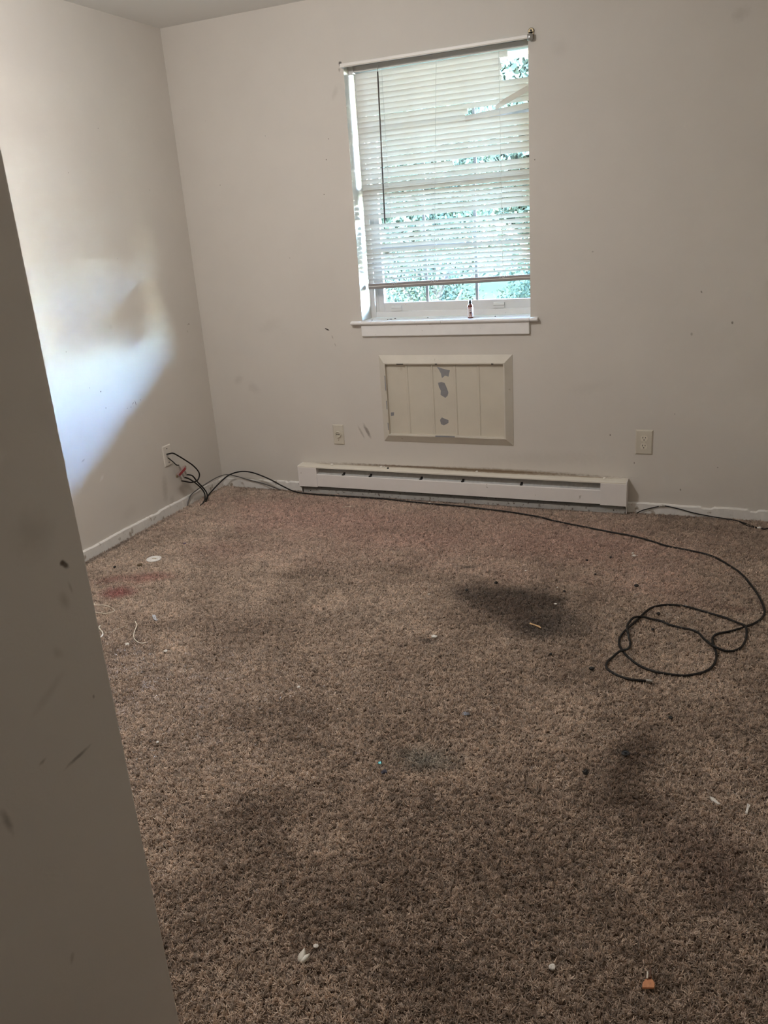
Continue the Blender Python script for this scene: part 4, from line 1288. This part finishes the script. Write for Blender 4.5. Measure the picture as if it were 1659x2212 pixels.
# ------------------------------------------------------------------ ceiling lamp added as fill light (out of frame)
LX, LY = 1.05, -1.85
cl = empty('added_fill_lamp', (LX, LY, H), 'added round white fill lamp on the ceiling', 'lamp')
M['lamp'] = emission('fill_lamp_glow', (1.0, 0.95, 0.93), FILL_LAMP_STRENGTH)
MB().lathe([(0.155, 0.0), (0.155, -0.018), (0.145, -0.022)], (LX, LY, H), 32).build('fill_lamp_base', M['white'], cl)
MB().lathe([(0.06, -0.022), (0.11, -0.042), (0.145, -0.075), (0.155, -0.105), (0.145, -0.130), (0.11, -0.152), (0.06, -0.164), (0.02, -0.167)], (LX, LY, H), 32).build('diffuser', M['lamp'], cl, smooth=True)

# ------------------------------------------------------------------ outside
M['lawn'] = plain('lawn_grass', (0.0115, 0.0125, 0.0062), 0.9, var=0.4, scale=6, spec=0.0)
M['leaf_a'] = plain('leaf_green', (0.0165, 0.0225, 0.0155), 0.8, var=0.5, scale=4, spec=0.0)
M['leaf_b'] = plain('leaf_dark_green', (0.0095, 0.0145, 0.0105), 0.8, var=0.5, scale=4, spec=0.0)
M['bark'] = plain('pale_bark', (0.03, 0.027, 0.024), 0.9, var=0.3, scale=20, spec=0.0)
M['soffit'] = plain('soffit_white', (0.70, 0.70, 0.70), 0.6)
M['gutter'] = plain('gutter_gray', (0.25, 0.28, 0.31), 0.5)
lw_ = struct(MB().box(-30, 30, 0.2, 60, -0.65, -0.45), 'ground_outside', M['lawn'])
M['bounce_paving'] = plain('pale_bounce_concrete', (0.33, 0.31, 0.28), 0.9, var=0.12, scale=3, spec=0.0)
struct(MB().box(1.6, 11.0, 4.9, 10.2, -0.45, -0.43), 'added_bounce_pavement', M['bounce_paving'])  # unseen slab added to bounce sunlight up to left wall and ceiling
ev = empty('porch_roof', (1.5, 2.65, -0.45), 'white porch roof with grey front beam above window outside', 'porch roof')
MB().box(-3.0, 9.2, 0.2, 2.75, 2.575, 2.61).build('porch_ceiling', M['soffit'], ev)
MB().box(-3.0, 9.2, 2.60, 2.70, 2.53, 2.575).build('front_beam', M['gutter'], ev)
MB().box(-3.0, 9.2, 2.75, 2.77, 2.54, 2.72).build('fascia', M['soffit'], ev)
for k in range(19):
    x = 1.22 + (k - 6) * 0.62
    MB().box(x - 0.02, x + 0.02, 0.2, 2.60, 2.548, 2.575).build('rafter', M['gutter'], ev)
for x in (-2.6, 8.9):
    MB().box(x - 0.045, x + 0.045, 2.605, 2.695, -0.45, 2.53).build('post', M['soffit'], ev)


def tree(name, x, y, hgt, rad, seed, mat, label, leaves=5200, ls=0.075, low=0.15):
    q = np.random.default_rng(seed)
    e = empty(name, (x, y, -0.45), label, 'tree', 'trees outside the window')
    tr_ = MB()
    tr_.tube([(x + 0.05 * math.sin(i), y, -0.47 + hgt * 0.8 * i / 6) for i in range(7)], [0.11 - 0.012 * i for i in range(7)], 8)
    for k in range(7):
        a = q.uniform(0, 6.28)
        z0_ = -0.45 + hgt * q.uniform(0.25, 0.7)
        tr_.tube([(x, y, z0_), (x + math.cos(a) * rad * 0.4, y + math.sin(a) * rad * 0.4, z0_ + 0.4), (x + math.cos(a) * rad * 0.8, y + math.sin(a) * rad * 0.8, z0_ + 0.7)], [0.04, 0.025, 0.01], 6)
    tr_.build('trunk', M['bark'], e)
    # clumped leaves
    nc = 46
    cc = []
    for _ in range(nc):
        d_ = q.normal(size=3)
        d_ /= np.linalg.norm(d_)
        s_ = q.uniform(0.45, 0.95)
        cc.append((x + d_[0] * rad * s_, y + d_[1] * rad * s_, -0.45 + hgt * (low + (1 - low) * (0.5 + 0.5 * d_[2] * s_))))
    cc = np.array(cc)
    idx = q.integers(0, nc, leaves)
    P_ = cc[idx] + np.clip(q.normal(0, 1, (leaves, 3)), -1.6, 1.6) * np.array([rad * 0.2, rad * 0.2, hgt * 0.08])
    P_[:, 2] = np.maximum(P_[:, 2], -0.40)
    u = q.normal(size=(leaves, 3))
    u /= np.linalg.norm(u, axis=1, keepdims=True)
    w = np.cross(u, q.normal(size=(leaves, 3)))
    w /= np.linalg.norm(w, axis=1, keepdims=True)
    sz = q.uniform(0.6, 1.3, (leaves, 1)) * ls
    V = np.stack([P_ - u * sz, P_ + w * sz * 0.45, P_ + u * sz, P_ - w * sz * 0.45], 1).reshape(-1, 3)
    off = root_loc(e)
    me = bpy.data.meshes.new('foliage')
    me.from_pydata((V - np.array(off)).tolist(), [], np.arange(leaves * 4).reshape(-1, 4).tolist())
    me.materials.append(M[mat])
    o = bpy.data.objects.new('foliage', me)
    COL.objects.link(o)
    o.parent = e
    o['kind'] = 'stuff'


tree('leafy_tree', -1.75, 7.25, 5.4, 1.50, 1, 'leaf_a', 'tall leafy tree straight behind the window', 60000, 0.045)
tree('leafy_tree', -0.45, 11.8, 9.0, 1.9, 8, 'leaf_a', 'tall tree seen through upper right corner of window', 60000, 0.085)
tree('leafy_tree', -4.6, 18.6, 9.5, 3.2, 6, 'leaf_b', 'largest dark tree farthest behind the window', 50000, 0.14)
tree('leafy_tree', -6.4, 8.6, 5.4, 1.6, 3, 'leaf_b', 'dark leafy tree far to the left outside', 8000)
tree('bushy_shrub', 1.05, 4.4, 1.7, 0.50, 7, 'leaf_b', 'low shrub outside, rightmost of the shrubs', 16000, 0.020, 0.05)
tree('bushy_shrub', -0.20, 4.4, 1.75, 0.50, 4, 'leaf_a', 'low shrub outside between two other shrubs', 16000, 0.020, 0.05)
tree('bushy_shrub', -1.45, 4.4, 1.65, 0.50, 5, 'leaf_b', 'low shrub outside, leftmost of the shrubs', 16000, 0.020, 0.05)
for i, (x, y, h_, r_, l_) in enumerate([(12.7, 6.0, 2.6, 1.4, 'added low broad screening tree to the right outside beyond the pavement'), (9.0, 12.4, 3.4, 1.7, 'added rounded screening tree behind the far edge of pavement'),
                                        (15.6, 3.2, 2.2, 1.3, 'smallest added screening tree far to the right outside'), (4.6, 13.0, 3.6, 1.7, 'added round screening tree right of the window view'), (17.6, 8.6, 3.4, 2.0, 'added distant screening tree behind the right hand trees'), (13.3, 10.3, 3.3, 1.4, 'added rounded screening tree between low broad tree and the far ones')]):
    tree('leafy_tree', x, y, h_, r_, 20 + i, 'leaf_b', l_, 9000, 0.12, 0.05)  # unseen trees added to block low horizon light from the left wall
